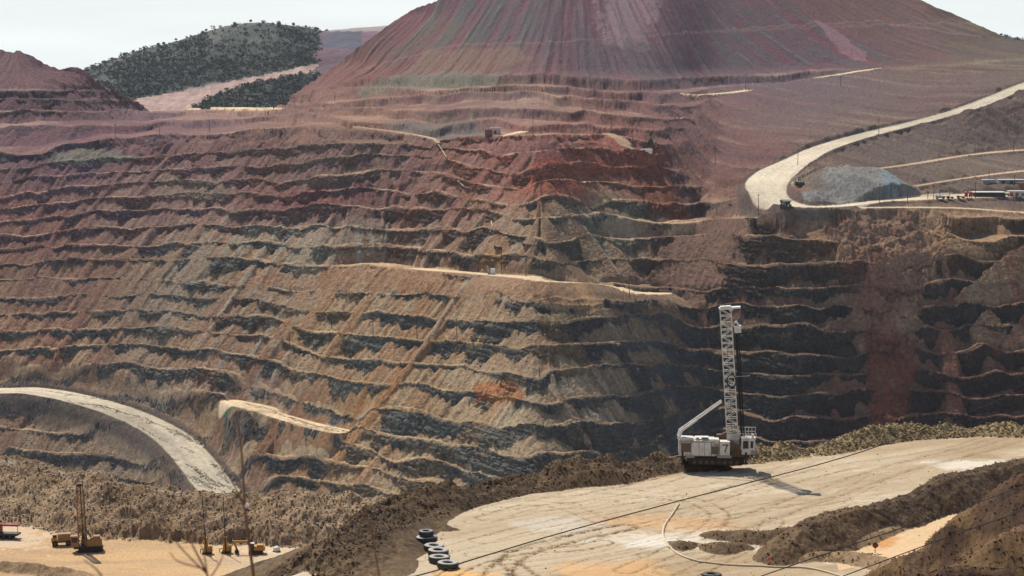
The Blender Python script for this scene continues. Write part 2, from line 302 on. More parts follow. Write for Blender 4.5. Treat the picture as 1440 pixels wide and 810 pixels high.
# where benches exist, how much loose rock lies on them
def poly_uv(P, soft, warp=6.0, seed=0):
    n1 = tx(T_frac, U + seed * 91, V * 1.6, 0.8) * warp; n2 = tx(T_frac2, U - seed * 37, V * 1.6, 0.8) * warp
    d, _, _, _ = seg(U + n1, V + n2 * 0.6, P, closed=True)
    ins = inside(U + n1, V + n2 * 0.6, P)
    return sstep(-soft, soft, np.where(ins, d, -d))
def polyb(P, *a, **k):                         # the same inside its bounding box only
    P = np.array(P, float); m = 40
    return poly_uv([tuple(p) for p in P], *a, **k)
hloc = np.clip(slope / kslope, 4.0, 22.0); hloc = blur(hloc, 12, 16, 2)
ter = np.ones_like(U)
mountain = polyb([(372, 150), (600, -200), (1800, -200), (1800, 82), (1440, 80), (1230, 94), (1060, 103), (900, 111), (700, 104), (560, 106), (470, 118)], 3, 2, seed=1)
ter *= 1 - mountain
rightup = polyb([(960, 190), (925, 215), (975, 262), (1050, 290), (1062, 300), (1130, 297), (1250, 292), (1440, 297), (1800, 300), (1800, 70), (1440, 80), (1230, 96), (1000, 120)], 8, 3, seed=2)
ter *= 1 - rightup
ter *= 1 - 0.35 * polyb([(0, 165), (230, 150), (330, 156), (420, 158), (410, 178), (250, 188), (130, 194), (80, 203), (55, 215), (-200, 218), (-200, 165)], 3, 2, seed=3)
slip = polyb([(1205, 300), (1330, 300), (1320, 360), (1285, 400), (1290, 455), (1270, 470), (1200, 470), (1215, 420), (1205, 370), (1180, 350), (1160, 315)], 8, 8, seed=4)
slipbot = polyb([(1215, 460), (1285, 460), (1275, 600), (1230, 600)], 8, 6, seed=5)
fillA = polyb([(560, 372), (700, 388), (820, 398), (850, 425), (815, 424), (700, 424), (560, 410), (430, 402), (300, 400), (380, 388), (480, 376)], 4, 3, seed=6)
fillB = polyb([(950, 322), (1040, 318), (1010, 400), (925, 405), (900, 398)], 6, 5, seed=7)
toph = polyb([(-200, 60), (60, 60), (170, 120), (60, 122), (-200, 125)], 3, 2, seed=8)
ter *= 1 - toph
ter *= 1 - 0.22 * (1 - sstep(170, 192, V)) * sstep(380, 420, U)
n_slide = S3 * 0.75 + tx(T_low, X, Y, 3.0) * 0.5
leftmid = sstep(60, 330, U) * (1 - sstep(860, 930, U)) * sstep(270, 330, V)
rightw = sstep(930, 1060, U) * sstep(290, 310, V)
a0 = 0.46 + 0.10 * leftmid - 0.20 * rightw
frag = np.floor(KB); t = KB - frag
run = hloc / slope
d = t * run
fx = X - wx * d; fy = Y - wy * d
def fan(T, s, oxk, oyk): return tx(T, fx, fy, s, frag * 131.7 + oxk, frag * 57.3 + oyk)
tri = np.abs(((fan(T_low, 1.3, 3, 9) * 1.6) % 2) - 1)
phi = 0.54 + 0.04 * leftmid + 0.27 * rightw + 0.34 * (tri - 0.5) + 0.13 * fan(T_low, 3.0, 31, 3) + 0.07 * fan(T_band, 1.2, 0, 0) + 0.10 * tx(T_low, X, Y, 5.0, 8, 8)
phi = phi - np.clip(n_slide - 0.95 + 0.3 * leftmid, 0, 1.2) * (0.9 - 0.2 * rightw)
for cone in ([(1445, 345), (1445, 421), (1345, 421), (1385, 385), (1415, 355)], [(1600, 345), (1445, 345), (1445, 421), (1600, 421)], [(1392, 430), (1360, 462), (1375, 478), (1420, 478), (1405, 450)], [(1440, 440), (1410, 482), (1470, 482)], [(1190, 440), (1230, 455), (1230, 500), (1160, 462)], [(1300, 322), (1335, 330), (1400, 352), (1270, 352)]):
    phi = phi - 1.2 * polyb(cone, 3, 3, seed=41)
phi = phi - 2.0 * fillA - 2.0 * fillB - 1.3 * slip - 0.9 * slipbot
phi = np.clip(phi, 0, 0.98); tal = np.maximum(0.70, slope * 0.98)
tanF = 1.42 + 1.3 * rightw - 0.6 * (1 - sstep(178, 200, V))
tanF = np.maximum(tanF, tal * 1.3)
a = 1 - phi * (1 - tal / tanF)
edge = 0.15 * fan(T_fine, 0.5, 5, 5) + 0.9 * fan(T_low, 0.45, 8, 2) + 0.9 * fan(T_soft, 0.16, 2, 8)
df = np.maximum(0, d - np.clip(edge, -1.2, 2.8) * np.minimum(1, d / 1.5) - 0.3)
zface = -df * tanF
zt = -hloc + a * hloc - d * tal
flat = -hloc + 0.25
zrel = np.maximum(np.maximum(zface, zt), flat)
zrel = np.minimum(zrel, 0)
lip = sstep(run - 3.5, run - 1.5, d) * (zt < flat + 1)
cls_flat = (zrel <= flat + 0.15).astype(float)
cls_face = ((zface >= np.maximum(zt, flat)) & (zrel < -0.3)).astype(float)
cls_tal = 1 - np.maximum(cls_flat, cls_face)
zter = Z + t * hloc + zrel + lip * 0.7 * np.clip(fan(T_low, 0.5, 1, 1), 0, 2)
rough = tx(T_frac, X, Y, 0.5) 
Zn = Z * (1 - ter) + zter * ter
face_f = cls_face * ter
# runnels and gullies
Zn += (1 - face_f) * (0.20 * S1 + 0.30 * S2) * (1 - 0.7 * cls_flat * ter)
gull = np.clip(1 - ter, 0, 1)
Zn += gull * sstep(0.08, 0.35, slope) * (0.6 * S2 + 0.05 * S1 + 1.4 * S3) * (0.8 - 0.40 * mountain + 1.3 * rightup)
Zn += face_f * 0.5 * rough
Zn += (slip + slipbot) * ter * (0.4 * tx(T_fine, X, Y, 0.5) + 2.4 * tx(T_frac, X, Y, 1.2))
Zn += 0.25 * rough + 0.12 * tx(T_fine, X, Y, 0.3, 9, 9)

# rock faces bulge and notch sideways: noise over the face (along it and up it), pushed out of the slope
oo = (0.9 * tx(T_frac, X + 0.6 * Y, Zn * 1.3, 0.22) + 0.5 * tx(T_fine, X + 0.6 * Y, Zn * 1.2, 0.16) * face_f) * (0.25 + 1.3 * face_f) * (0.4 + 0.6 * ter)
X = X + wx * oo; Y = Y + wy * oo
# ---- roads and pads cut into the terrain: (u, v, half width in metres)
def Dat(u, v):
    j = np.clip((np.asarray(u) + 150) / SC, 0, NU - 1).astype(int)
    return np.array([np.interp(vv, vgrid, full[:, jj]) for vv, jj in zip(np.atleast_1d(v), np.atleast_1d(j))])
ROADS = []
roadm = np.zeros_like(U); roadid = np.zeros(U.shape, int); roadedge = np.zeros_like(U); roads_s = np.zeros_like(U); shoul = np.zeros_like(U); roads_a = np.zeros_like(U)
def road(P, soft, idn, zsm=6, zfix=None, grade=None, bermh=0.0, rep=1.0, dn=1.7):
    global Zn, roadm, roadid, roadedge, roads_s, shoul, roads_a
    P = smooth_poly(P, 8); D = np.array([Dat(a_, b_)[0] for a_, b_ in P[:, :2]]); w = at(P[:, 0], P[:, 1], D)
    z = w[2]
    if zfix is not None: z = np.interp(np.arange(len(P)), np.linspace(0, len(P) - 1, len(zfix)), zfix) + ZC
    else:
        zz = np.concatenate([[z[0]] * zsm, z, [z[-1]] * zsm]); z = np.array([zz[i:i + 2 * zsm + 1].mean() for i in range(len(P))])
    a_, b_ = ray(P[:, 0], P[:, 1]); Yr = (z - ZC) / b_ if zfix is not None else D; xr = a_ * Yr
    x0, x1, y0, y1 = xr.min() - 90, xr.max() + 90, Yr.min() - 110, Yr.max() + 110
    m = (X > x0) & (X < x1) & (Y > y0) & (Y < y1)
    ii = np.nonzero(m); px, py = X[ii], Y[ii]
    dd, att, side, arc = seg(px, py, list(zip(xr, Yr)), attr=list(zip(z, P[:, 2])))
    zr, hw = att; e = dd - hw
    w_ = 1 - sstep(0, 1, e / np.maximum(soft, 1.0))
    cur = Zn[ii]
    # limit cut and fill to the angle of repose rather than a straight blend
    lim = np.maximum(e, 0) * rep
    out = np.clip(cur, zr - lim * dn, zr + lim)
    q = sstep(0.35, 1.0, e / soft); out = out * (1 - q) + cur * q
    if bermh:
        bw = np.where(side < 0, 1.0, 0.5); out = out + bermh * bw * np.exp(-((e - 3.0 * bw) / (2.2 * bw)) ** 2)
        shoul[ii] = np.maximum(shoul[ii], sstep(-0.5, 0.5, e) * (1 - sstep(5, 8, e / bw)))
    Zn[ii] = out
    r = 1 - sstep(-1.5, 0.8, e)
    roadm[ii] = np.maximum(roadm[ii], r); roadid[ii] = np.where(r > 0.5, idn, roadid[ii])
    roadedge[ii] = np.where(r > 0.02, dd / hw, roadedge[ii]); roads_s[ii] = np.where(r > 0.02, side * dd, roads_s[ii]); roads_a[ii] = np.where(r > 0.02, arc, roads_a[ii])
    ROADS.append(np.stack([xr, Yr, z, P[:, 2]], 1)); return ROADS[-1]
R_haul = road([(1620, 74, 11), (1520, 96, 11), (1440, 121, 11), (1380, 145, 11), (1300, 171, 11), (1223, 188, 11), (1157, 209, 12), (1123, 225, 14), (1092, 244, 18), (1077, 262, 17), (1088, 279, 13), (1116, 289, 11), (1150, 291, 9), (1190, 289, 8), (1235, 283, 8), (1290, 276, 9), (1350, 272, 12)], 30, 1, bermh=1.8)
R_rim = road([(1215, 292, 4), (1280, 291, 5), (1360, 293, 5), (1440, 298, 5), (1600, 304, 6)], 10, 2)
R_yard = road([(1230, 283, 6), (1290, 279, 14), (1340, 277, 18), (1400, 274, 26), (1470, 272, 26), (1600, 270, 26)], 40, 2)
road([(325, 565, 10), (370, 575, 11), (385, 582, 8), (430, 596, 9), (475, 606, 9)], 22, 3, zsm=3)
R_low = road([(-150, 547, 15), (0, 547.5, 15), (60, 550, 15), (130, 566, 15), (190, 586, 15), (240, 614, 15), (272, 645, 15), (298, 680, 15), (325, 705, 15), (350, 730, 15)], 16, 1, bermh=1.2)
R_pad = road([(572, 377, 2), (605, 379, 7), (660, 384, 6), (720, 388, 8), (760, 390, 12), (820, 399, 12), (870, 406, 15), (905, 412, 14), (935, 413, 6)], 24, 3, rep=0.8, dn=0.72)
road([(500, 176, 3), (560, 186, 3.5), (605, 193, 3.5), (616, 202, 2.5)], 10, 4)
road([(710, 192, 4), (735, 183, 5)], 14, 3)
road([(855, 186, 5), (872, 195, 6), (885, 207, 6), (905, 213, 7)], 14, 4)
road([(1120, 258, 5), (1170, 252, 6), (1215, 246, 6)], 12, 3)
road([(1150, 110, 5), (1190, 103, 6), (1235, 95, 6)], 30, 3)
road([(960, 131, 5), (1000, 134, 7), (1050, 126, 7)], 30, 3)
road([(1180, 243, 4), (1230, 238, 4), (1300, 228, 5), (1360, 218, 5), (1420, 212, 8), (1500, 208, 8)], 12, 4)
road([(1290, 262, 4), (1360, 250, 4), (1440, 240, 5), (1560, 232, 5)], 12, 4)
road([(840, 296, 5), (880, 306, 6), (930, 315, 5), (990, 312, 5), (1060, 302, 5)], 14, 4)
road([(260, 153, 30), (320, 152, 40), (372, 152, 30)], 60, 3)
# grey waste heap below the haul road bend
hx, hy = at(1205, 268, 1590)[:2]
du_, dv_ = (X - hx), (Y - hy)
heap = np.clip(1.25 - np.sqrt((du_ / 44) ** 2 + (dv_ / 50) ** 2), 0, 0.62) * 1.3
Zn += (1 - sstep(0.0, 0.4, roadm)) * 0 + heap * 14 * (roadm < 0.02)

# back side of the skyline: the crest turns over and falls away
nb = 14
bx, by, bz = [], [], []
for k in range(nb, 0, -1):
    g = 1 + 0.012 * k * (1 + 0.12 * k)
    bx.append(X[0] * g); by.append(Y[0] * g)
    drop = np.where(vt > 148, 0.02, 0.42) * (Y[0] * (g - 1)) * sstep(0, 6, k)
    bz.append(Zn[0] - drop)

# ---- colours of the ground, with the bluish cast of haze mixed in
PAL = [
 ((60, 110), (104, 82, 88), (112, 82, 84), (88, 72, 74)), ((100, 190), (116, 82, 88), (108, 86, 90), (84, 72, 84)),
 ((200, 260), (136, 112, 104), (120, 90, 90), (82, 66, 76)), ((40, 300), (134, 102, 94), (122, 86, 84), (84, 66, 72)),
 ((60, 370), (132, 106, 94), (120, 90, 82), (74, 70, 78)),
 ((60, 480), (156, 130, 110), (132, 98, 86), (84, 80, 78)), ((300, 500), (152, 128, 108), (132, 102, 88), (80, 78, 76)),
 ((150, 620), (140, 122, 106), (128, 104, 90), (84, 78, 78)), ((480, 230), (132, 112, 98), (120, 92, 90), (92, 80, 78)),
 ((450, 290), (132, 92, 88), (126, 82, 80), (96, 64, 70)), ((450, 345), (164, 138, 114), (146, 118, 100), (86, 86, 82)),
 ((280, 380), (136, 114, 98), (124, 98, 86), (80, 74, 78)),
 ((550, 450), (164, 144, 120), (150, 116, 90), (84, 84, 82)), ((650, 560), (160, 144, 122), (154, 118, 88), (86, 86, 84)),
 ((750, 200), (140, 104, 96), (128, 88, 84), (112, 72, 68)), ((800, 235), (150, 104, 90), (162, 92, 76), (112, 74, 64)),
 ((820, 310), (158, 138, 114), (142, 118, 100), (84, 86, 80)), ((900, 520), (132, 114, 98), (124, 98, 82), (74, 74, 76)),
 ((1000, 350), (118, 96, 86), (110, 90, 82), (72, 62, 62)), ((1130, 450), (116, 98, 86), (100, 74, 68), (62, 60, 60)),
 ((1300, 330), (146, 120, 100), (124, 92, 80), (92, 72, 60)), ((1380, 420), (130, 110, 94), (118, 86, 74), (62, 56, 58)),
 ((1380, 560), (120, 92, 80), (110, 80, 70), (64, 50, 50)),
 ((1000, 220), (116, 84, 80), (104, 78, 78), (90, 70, 70)), ((1300, 130), (110, 94, 86), (102, 80, 78), (84, 76, 74)),
 ((1350, 210), (106, 94, 88), (112, 98, 84), (84, 76, 74)), ((1380, 60), (112, 104, 86), (98, 88, 80), (88, 76, 74)),
 ((900, 60), (112, 84, 92), (100, 87, 92), (90, 80, 80)), ((600, 80), (124, 86, 86), (104, 98, 88), (92, 76, 76)),
 ((700, 30), (114, 80, 90), (92, 92, 92), (90, 76, 78)), ((1100, 70), (104, 82, 90), (94, 92, 94), (88, 80, 84)),
 ((1250, 30), (116, 96, 86), (106, 88, 84), (88, 80, 80)), ((700, 140), (118, 88, 88), (124, 108, 94), (96, 76, 76)),
 ((470, 130), (126, 92, 86), (132, 104, 88), (98, 78, 76)),
]
wts = []; 
un = U + 26 * tx(T_low, X, Y, 2.4, 11, 3); vn = V + 10 * tx(T_low, X, Y, 2.4, 51, 93) + 2.5 * S2
cT = np.zeros(U.shape + (3,), np.float32); cT2 = cT.copy(); cF = cT.copy(); ws = np.zeros(U.shape, np.float32)
for (pu, pv), c1, c2, c3 in PAL:
    w_ = (1.0 / (((un - pu) / 1.6) ** 2 + (vn - pv) ** 2 * 1.5 + 300.0) ** 2.2).astype(np.float32)
    ws += w_
    for Cc, c in ((cT, c1), (cT2, c2), (cF, c3)): Cc += w_[..., None] * lin(c).astype(np.float32)
for Cc in (cT, cT2, cF): Cc /= ws[..., None]
GAIN = 1.0
mixt = np.clip(0.45 + (0.20 - 0.12 * mountain) * S2 + 0.20 * S1 * (1 - 0.6 * mountain) + 0.28 * S3 + 0.22 * tx(T_frac, X, Y, 1.6), -0.3, 1.2)[..., None]
colr = cT * (1 - mixt) + cT2 * mixt
# pale grey-buff runs of fines between the ochre ones
pale = (np.clip(S2 * 0.7 - 0.2 * S1 - 0.25 + 0.4 * tx(T_frac, X, Y, 1.1, 3, 30), 0, 1) * leftmid)[..., None]
colr = colr * (1 - 0.5 * pale) + lin((172, 166, 156)) * 0.5 * pale
fm = np.clip(0.5 + 0.5 * tx(T_frac, X, Y, 0.9, 70, 7), 0, 1)[..., None]
fo = np.clip(tx(T_frac2, X, Y + 2 * Zn, 2.2, 17, 3), -1.2, 1.5)[..., None]
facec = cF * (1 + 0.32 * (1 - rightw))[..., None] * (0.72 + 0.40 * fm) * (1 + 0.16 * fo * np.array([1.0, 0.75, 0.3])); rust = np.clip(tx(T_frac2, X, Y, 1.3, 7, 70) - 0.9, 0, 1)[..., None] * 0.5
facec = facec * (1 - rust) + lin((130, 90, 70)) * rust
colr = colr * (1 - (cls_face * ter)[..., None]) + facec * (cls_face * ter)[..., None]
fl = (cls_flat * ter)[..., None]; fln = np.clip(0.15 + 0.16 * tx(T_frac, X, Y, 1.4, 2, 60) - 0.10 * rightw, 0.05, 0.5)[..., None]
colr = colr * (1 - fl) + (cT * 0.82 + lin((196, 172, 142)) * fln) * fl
def paint(mask, c, k=1.0):
    global colr
    m_ = (mask * k)[..., None]; colr = colr * (1 - m_) + lin(c).astype(np.float32) * m_
# mountain tipping streaks
ms = mountain
st = S3 + 0.5 * S2 
st = 0.7 * S3 + 0.15 * S2 + 1.0 * tx(T_low, X * 1.5, Y, 3.0, 5, 5) + 0.5 * tx(T_frac, X, Y, 2.0, 3, 3)
paint(ms * sstep(0.4, 1.8, st), (98, 94, 96), 0.38)
paint(ms * sstep(0.6, 1.8, -st), (116, 80, 84), 0.30)
paint(ms * sstep(1.3, 2.2, S2 + 0.3 * S3), (150, 132, 128), 0.3)
paint(ms * polyb([(830, -80), (900, -80), (925, 60), (855, 62), (845, 20)], 6, 14, seed=11), (152, 138, 138), 0.55)
paint(ms * polyb([(820, 55), (950, 50), (960, 105), (800, 110)], 8, 12, seed=12), (94, 92, 94), 0.5)
paint(ms * polyb([(600, 70), (720, 66), (750, 84), (740, 88), (640, 102), (560, 104)], 2, 4, seed=13), (136, 116, 98), 0.6)
for lv in ([(500, 100), (640, 62), (760, 60), (960, 47), (1140, 38), (1440, 30)], [(960, 46), (1100, 36), (1230, 30), (1380, 52)]):
    dl, _, _, _ = seg(U, V, lv); paint(ms * np.exp(-(dl / 1.0) ** 2), (150, 128, 118), 0.5)
paint(polyb([(1142, 28), (1155, 28), (1222, 78), (1225, 88), (1205, 86), (1160, 48)], 1.5, 3, seed=14), (160, 128, 132), 0.6)
# other patches
su = 0.8 * S3 + 0.5 * S2 + 0.4 * tx(T_frac, X, Y, 2.0, 8, 31)
paint(rightup * sstep(0.3, 1.5, su), (86, 74, 74), 0.55); paint(rightup * sstep(0.5, 1.8, -su), (136, 120, 104), 0.5)
paint(polyb([(1060, 190), (1210, 160), (1330, 140), (1440, 125), (1440, 100), (1240, 118), (1120, 128), (1000, 170)], 6, 8, seed=71), (104, 92, 88), 0.35)
paint(polyb([(1160, 215), (1240, 200), (1330, 172), (1440, 140), (1440, 205), (1380, 205), (1290, 228), (1180, 240)], 3, 6, seed=72), (88, 78, 76), 0.5)
lef = (1 - sstep(230, 420, U)) * (1 - sstep(195, 215, V))
paint(lef * sstep(0.4, 1.6, su), (96, 76, 86), 0.4); paint(lef * sstep(0.6, 1.8, -su), (140, 112, 108), 0.35)
paint(polyb([(530, 106), (700, 103), (680, 120), (560, 124), (500, 122)], 3, 3, seed=20), (122, 124, 108), 0.7)
paint(polyb([(540, 172), (650, 170), (700, 180), (690, 194), (600, 192)], 3, 3, seed=21) , (104, 108, 102), 0.6)
paint(polyb([(62, 222), (80, 207), (130, 198), (180, 208), (195, 222), (120, 227)], 3, 4, seed=22), (120, 122, 108), 0.75)
paint(polyb([(225, 240), (330, 262), (360, 275), (300, 282), (215, 275)], 4, 4, seed=23), (132, 118, 102), 0.6)
paint(polyb([(316, 566), (350, 572), (352, 592), (335, 590), (318, 592)], 2, 3, seed=24), (50, 112, 100), 0.75)
paint(polyb([(276, 596), (290, 594), (288, 606), (278, 612)], 2, 3, seed=25), (66, 132, 112), 0.7)
paint(fillA, (146, 112, 90), 0.6); paint(polyb([(788, 392), (800, 392), (845, 428), (848, 445), (835, 440), (826, 425)], 3, 3, seed=61), (172, 142, 108), 0.6); paint(fillB, (120, 96, 88), 0.8)
paint(polyb([(672, 538), (720, 535), (745, 560), (700, 567), (668, 565)], 2, 3, seed=26), (160, 106, 74), 0.8)
paint(slip, (128, 102, 90), 0.6); rsn = np.clip(0.55 + 0.5 * tx(T_frac, X, Zn * 0.7, 0.6) + 0.3 * S2, 0, 1); paint(slipbot * rsn, (106, 60, 52), 0.8)
paint(polyb([(1175, 335), (1240, 345), (1270, 400), (1225, 470), (1195, 380)], 5, 8, seed=27), (112, 68, 64), 0.35)
paint(polyb([(640, 235), (655, 235), (715, 340), (700, 350)], 3, 4, seed=28), (142, 104, 84), 0.5)
paint(polyb([(610, 200), (625, 200), (660, 245), (648, 250)], 3, 3, seed=28), (142, 104, 84), 0.5)
paint(polyb([(690, 340), (720, 350), (715, 366), (680, 372), (665, 368)], 4, 5, seed=29), (170, 130, 88), 0.4)
paint(polyb([(870, 222), (930, 215), (950, 270), (975, 310), (900, 285)], 5, 7, seed=30), (132, 74, 56), 0.6)
paint(polyb([(780, 212), (900, 214), (880, 238), (740, 238)], 4, 6, seed=31), (150, 92, 76), 0.5)
paint(polyb([(1130, 275), (1175, 255), (1215, 246), (1245, 258), (1280, 276), (1200, 285), (1135, 288)], 2, 2, seed=32), (136, 138, 138), 0.85)
paint(polyb([(1240, 262), (1258, 262), (1282, 276), (1262, 280)], 1.5, 2, seed=33), (126, 150, 160), 0.8)
paint(polyb([(1105, 252), (1130, 244), (1195, 242), (1175, 252), (1110, 262)], 2, 2, seed=34), (128, 132, 130), 0.7)
paint(polyb([(1270, 300), (1330, 300), (1420, 300), (1440, 340), (1380, 350), (1300, 345)], 4, 8, seed=35), (170, 140, 112), 0.45)
wv = sstep(180, 380, V)[..., None]
colr = colr * (1 + wv * (np.array([1.01, 0.985, 0.895]) - 1)).astype(np.float32)
gm = colr.mean(-1, keepdims=True); colr = gm + (colr - gm) * (1.06 - 0.02 * leftmid[..., None])
paint(leftmid * sstep(0.5, 1.5, tx(T_frac2, X, Y, 3.0, 19, 9) + 0.3 * S2), (150, 150, 134), 0.40)
paint(leftmid * sstep(0.6, 1.6, tx(T_frac2, X, Y, 2.6, 90, 49) + 0.3 * S2), (162, 130, 92), 0.35)
colr = colr * (1 - mountain[..., None] * np.array([0.17, 0.25, 0.19]))
paint(shoul, (92, 82, 76), 0.8)
paint(polyb([(1215, 288), (1300, 285), (1440, 281), (1600, 281), (1600, 297), (1440, 293), (1280, 289)], 1.5, 1.5, seed=51), (96, 84, 76), 0.7)
heapm = sstep(0.02, 0.1, heap); paint(heapm, (132, 130, 126), 0.85); paint(heapm * (1 - sstep(1150, 1166, U + 3 * S2)), (112, 98, 86), 0.85)
paint(heapm * sstep(1236, 1246, U + 4 * S2) * (1 - sstep(1262, 1268, U)), (126, 148, 158), 0.6)
# roads
rn = tx(T_frac, X, Y, 0.7); rs = np.clip(tx(T_low, roads_s * 7, roads_a * 0.10, 0.9), -0.9, 1.2)
bright = {1: (184, 173, 152), 2: (200, 180, 152), 3: (206, 184, 150), 4: (176, 150, 124)}
for k, c in bright.items():
    m_ = (roadm * (roadid == k))[..., None]; cc = lin(c) * (1 + 0.10 * rn + (0.17 * rs - 0.10 * np.exp(-((np.abs(roads_s) - 5) / 1.6) ** 2)) * (k == 1))[..., None]
    colr = colr * (1 - m_) + cc * m_
colr = colr * (1 + 0.10 * tx(T_fine, X + Zn * 0.3, Y, 0.35, 50, 50))[..., None]
colr = np.clip(colr * GAIN, 0.005, 0.9).astype(np.float32)

ZnA = np.concatenate([np.stack(bz), Zn]); XA = np.concatenate([np.stack(bx), X]); YA = np.concatenate([np.stack(by), Y])
cA = np.concatenate([np.repeat(colr[:1], nb, 0), colr])
m_wall = ground_mat('pit_wall_rock', 0.35, 0.7, 1.3, 0.38)
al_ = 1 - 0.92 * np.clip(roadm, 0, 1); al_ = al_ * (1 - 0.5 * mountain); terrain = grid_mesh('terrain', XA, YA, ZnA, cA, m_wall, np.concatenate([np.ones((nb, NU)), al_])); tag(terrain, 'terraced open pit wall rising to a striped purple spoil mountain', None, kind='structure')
def ground_z(x, y):
    """height of the far terrain at a world point (nearest vertex)"""
    k = np.argmin((X[::2, ::2] - x) ** 2 + (Y[::2, ::2] - y) ** 2); i, j = divmod(k, X[::2, ::2].shape[1]); return float(Zn[2 * i, 2 * j])
def pick(u, v):
    """world point of the far terrain seen at (u, v): first crossing going away"""
    j = int(np.clip((u + 150) / SC, 0, NU - 1)); a_, b_ = ray(u, v)
    tz = (Zn[:, j] - ZC) / Y[:, j]                       # slope of the line of sight to each row
    k = np.nonzero(tz[::-1] >= b_)[0]
    i = NV - 1 - (k[0] if len(k) else NV - 1)
    return Vector((X[i, j], Y[i, j], Zn[i, j]))


# ------------------------------------------------------------------ foreground: overlook slope, drill bench, lower bench, heaps
PADZ, LOWZ = -67.0, -105.0
def P_(lst, z): return [tuple(on(u, v, z)[:2]) for u, v in lst]
edge_pts = [  # u, v, crest height, half width of the bank on the bench side
 (330, 880, -70, 14), (400, 812, -67, 14), (440, 782, -65.5, 14), (480, 748, -64.8, 13), (520, 718, -64.2, 11), (590, 690, -64.0, 8), (660, 672, -64.0, 6.5), (720, 660, -64.0, 6),
 (790, 649, -63.8, 6), (850, 636, -63.0, 6.5), (885, 646, -65.0, 6), (960, 640, -65.5, 5), (1065, 629, -65.2, 5), (1150, 620, -65.0, 5), (1210, 609, -65.0, 5), (1300, 604, -65.6, 5), (1380, 602, -65.8, 5),
 (1440, 601, -65.6, 5), (1700, 596, -65.6, 5)]
EB = np.array([list(on(u, v, z)[:2]) + [z, hw] for u, v, z, hw in edge_pts])
EB = smooth_poly(EB, 6)
padpoly = [tuple(p[:2]) for p in EB] + [(400, 100), (-25, 60), (-35, 200)]
padpoly = [tuple(p) for p in padpoly]
GC = 1.15; ug = np.arange(-260, 1700, GC); NG = len(ug)
# rows by distance: coarse near the overlook, about one row per picture line further out
vv = np.arange(835, 594, -0.55); yv = 67.0 / -ray(720, vv)[1]
ys = np.concatenate([np.array([0.5, 1.5, 2.5, 3.5, 4.5, 6, 8, 11, 15, 20, 27, 35, 45, 58, 72, 88, 104, 120, 136, 150, 162, 172]), np.arange(178, yv[0], 0.9), yv, np.arange(yv[-1] + 0.8, 400, 0.8), np.arange(400.5, 520, 0.42), np.arange(522, 640, 4)])
ys = np.unique(np.round(ys, 3)); ys = ys[np.concatenate([[True], np.diff(ys) > 0.12])]
FU, FY = np.meshgrid(ug, ys); FX = (FU - 720) / FPX / cp * FY * 0.995
# outward of the table above the columns spread a little; keep plain azimuth columns
def fbm(s, ox=0, oy=0, T=None): return tx(T_frac if T is None else T, FX, FY, s, ox, oy)
d, att, side, arc = seg(FX, FY, [tuple(p[:2]) for p in EB], attr=[tuple(p[2:]) for p in EB])
ins = inside(FX, FY, padpoly); zc, hw = att
SO = T_soft
zc = zc + 0.55 * fbm(0.12, 3, 3, SO) + 0.25 * fbm(0.04, 0, 0, SO)
lump = 0.9 * fbm(0.08, 40, 2, SO) + 0.05 * tx(T_fine, FX, FY, 0.2)
ruts = 0.0
pad0 = PADZ + 0.16 * fbm(0.4, 0, 0, SO)
bankin = zc - np.maximum(zc - PADZ, 0.3) * (d / hw) ** 1.15 + lump * np.clip(1 - d / hw, 0, 1) * 0.8
zpad = np.where(ins, np.maximum(pad0, bankin), zc - 0.70 * d + lump * 0.7 * np.clip(d / 3, 0.3, 1))
# lower left bench and the field of dumped heaps behind it
rid = np.array([(u, *on(u, v, z)[:2], z) for u, v, z in [(-260, 640, -100), (0, 648, -100), (60, 659, -100), (130, 678, -100), (200, 688, -100), (300, 696, -100.5), (400, 700, -100.5), (520, 702, -100.5), (700, 705, -101), (1700, 705, -101)]])
toe = np.array([(u, *on(u, v, LOWZ)[:2]) for u, v in [(-260, 728), (0, 737), (60, 748), (130, 757), (200, 762), (300, 766), (400, 774), (460, 776), (700, 780), (1700, 780)]])
yr = np.interp(FU, rid[:, 0], rid[:, 2]); zr = np.interp(FU, rid[:, 0], rid[:, 3]); yt = np.interp(FU, toe[:, 0], toe[:, 2])
yt = yt + 1.6 * fbm(0.12, 7, 7)
q = np.clip((FY - yt) / (yr - yt), 0, 1)
# rows of dumped loads: rounded cones on a jittered grid
hum = np.zeros_like(FX); m = (FY > 400) & (FY < 540) & (FX < 40)
hx_, hy_ = FX[m], FY[m]; h_ = np.full(hx_.shape, -9.0); cell = 8.5
ci, cj = np.floor(hx_ / cell), np.floor(hy_ / cell)
for di in (-1, 0, 1):
    for dj in (-1, 0, 1):
        a_ = ci + di; b_ = cj + dj
        r1 = np.modf(np.abs(np.sin(a_ * 127.1 + b_ * 311.7) * 43758.5))[0]; r2 = np.modf(np.abs(np.sin(a_ * 269.5 + b_ * 183.3) * 43758.5))[0]; r3 = np.modf(np.abs(np.sin(a_ * 71.5 + b_ * 83.3) * 43758.5))[0]
        dd = np.hypot((hx_ - (a_ + 0.2 + 0.6 * r1) * cell) * 0.85, hy_ - (b_ + 0.2 + 0.6 * r2) * cell)
        h_ = np.maximum(h_, 1.4 + 1.6 * r3 - 0.5 * dd)
hum[m] = np.maximum(h_, -1.2)
zl = LOWZ + (zr - LOWZ) * sstep(0, 1, np.clip(q * 1.4, 0, 1)) 
hm = sstep(0.0, 0.14, q) * (1 - sstep(0.80, 0.88, q))
zl = zl + hm * (hum * 0.9 + 0.9 + 0.5 * fbm(0.12, 5, 50, SO)) + (1 - hm) * 0.08 * fbm(0.3, 0, 0, SO)
rock = tx(T_fine, FX, FY, 0.22, 3, 8)
zl += sstep(0.0, 0.1, q) * (1 - sstep(0.80, 0.86, q)) * np.clip(rock, -1, 3) * 0.13
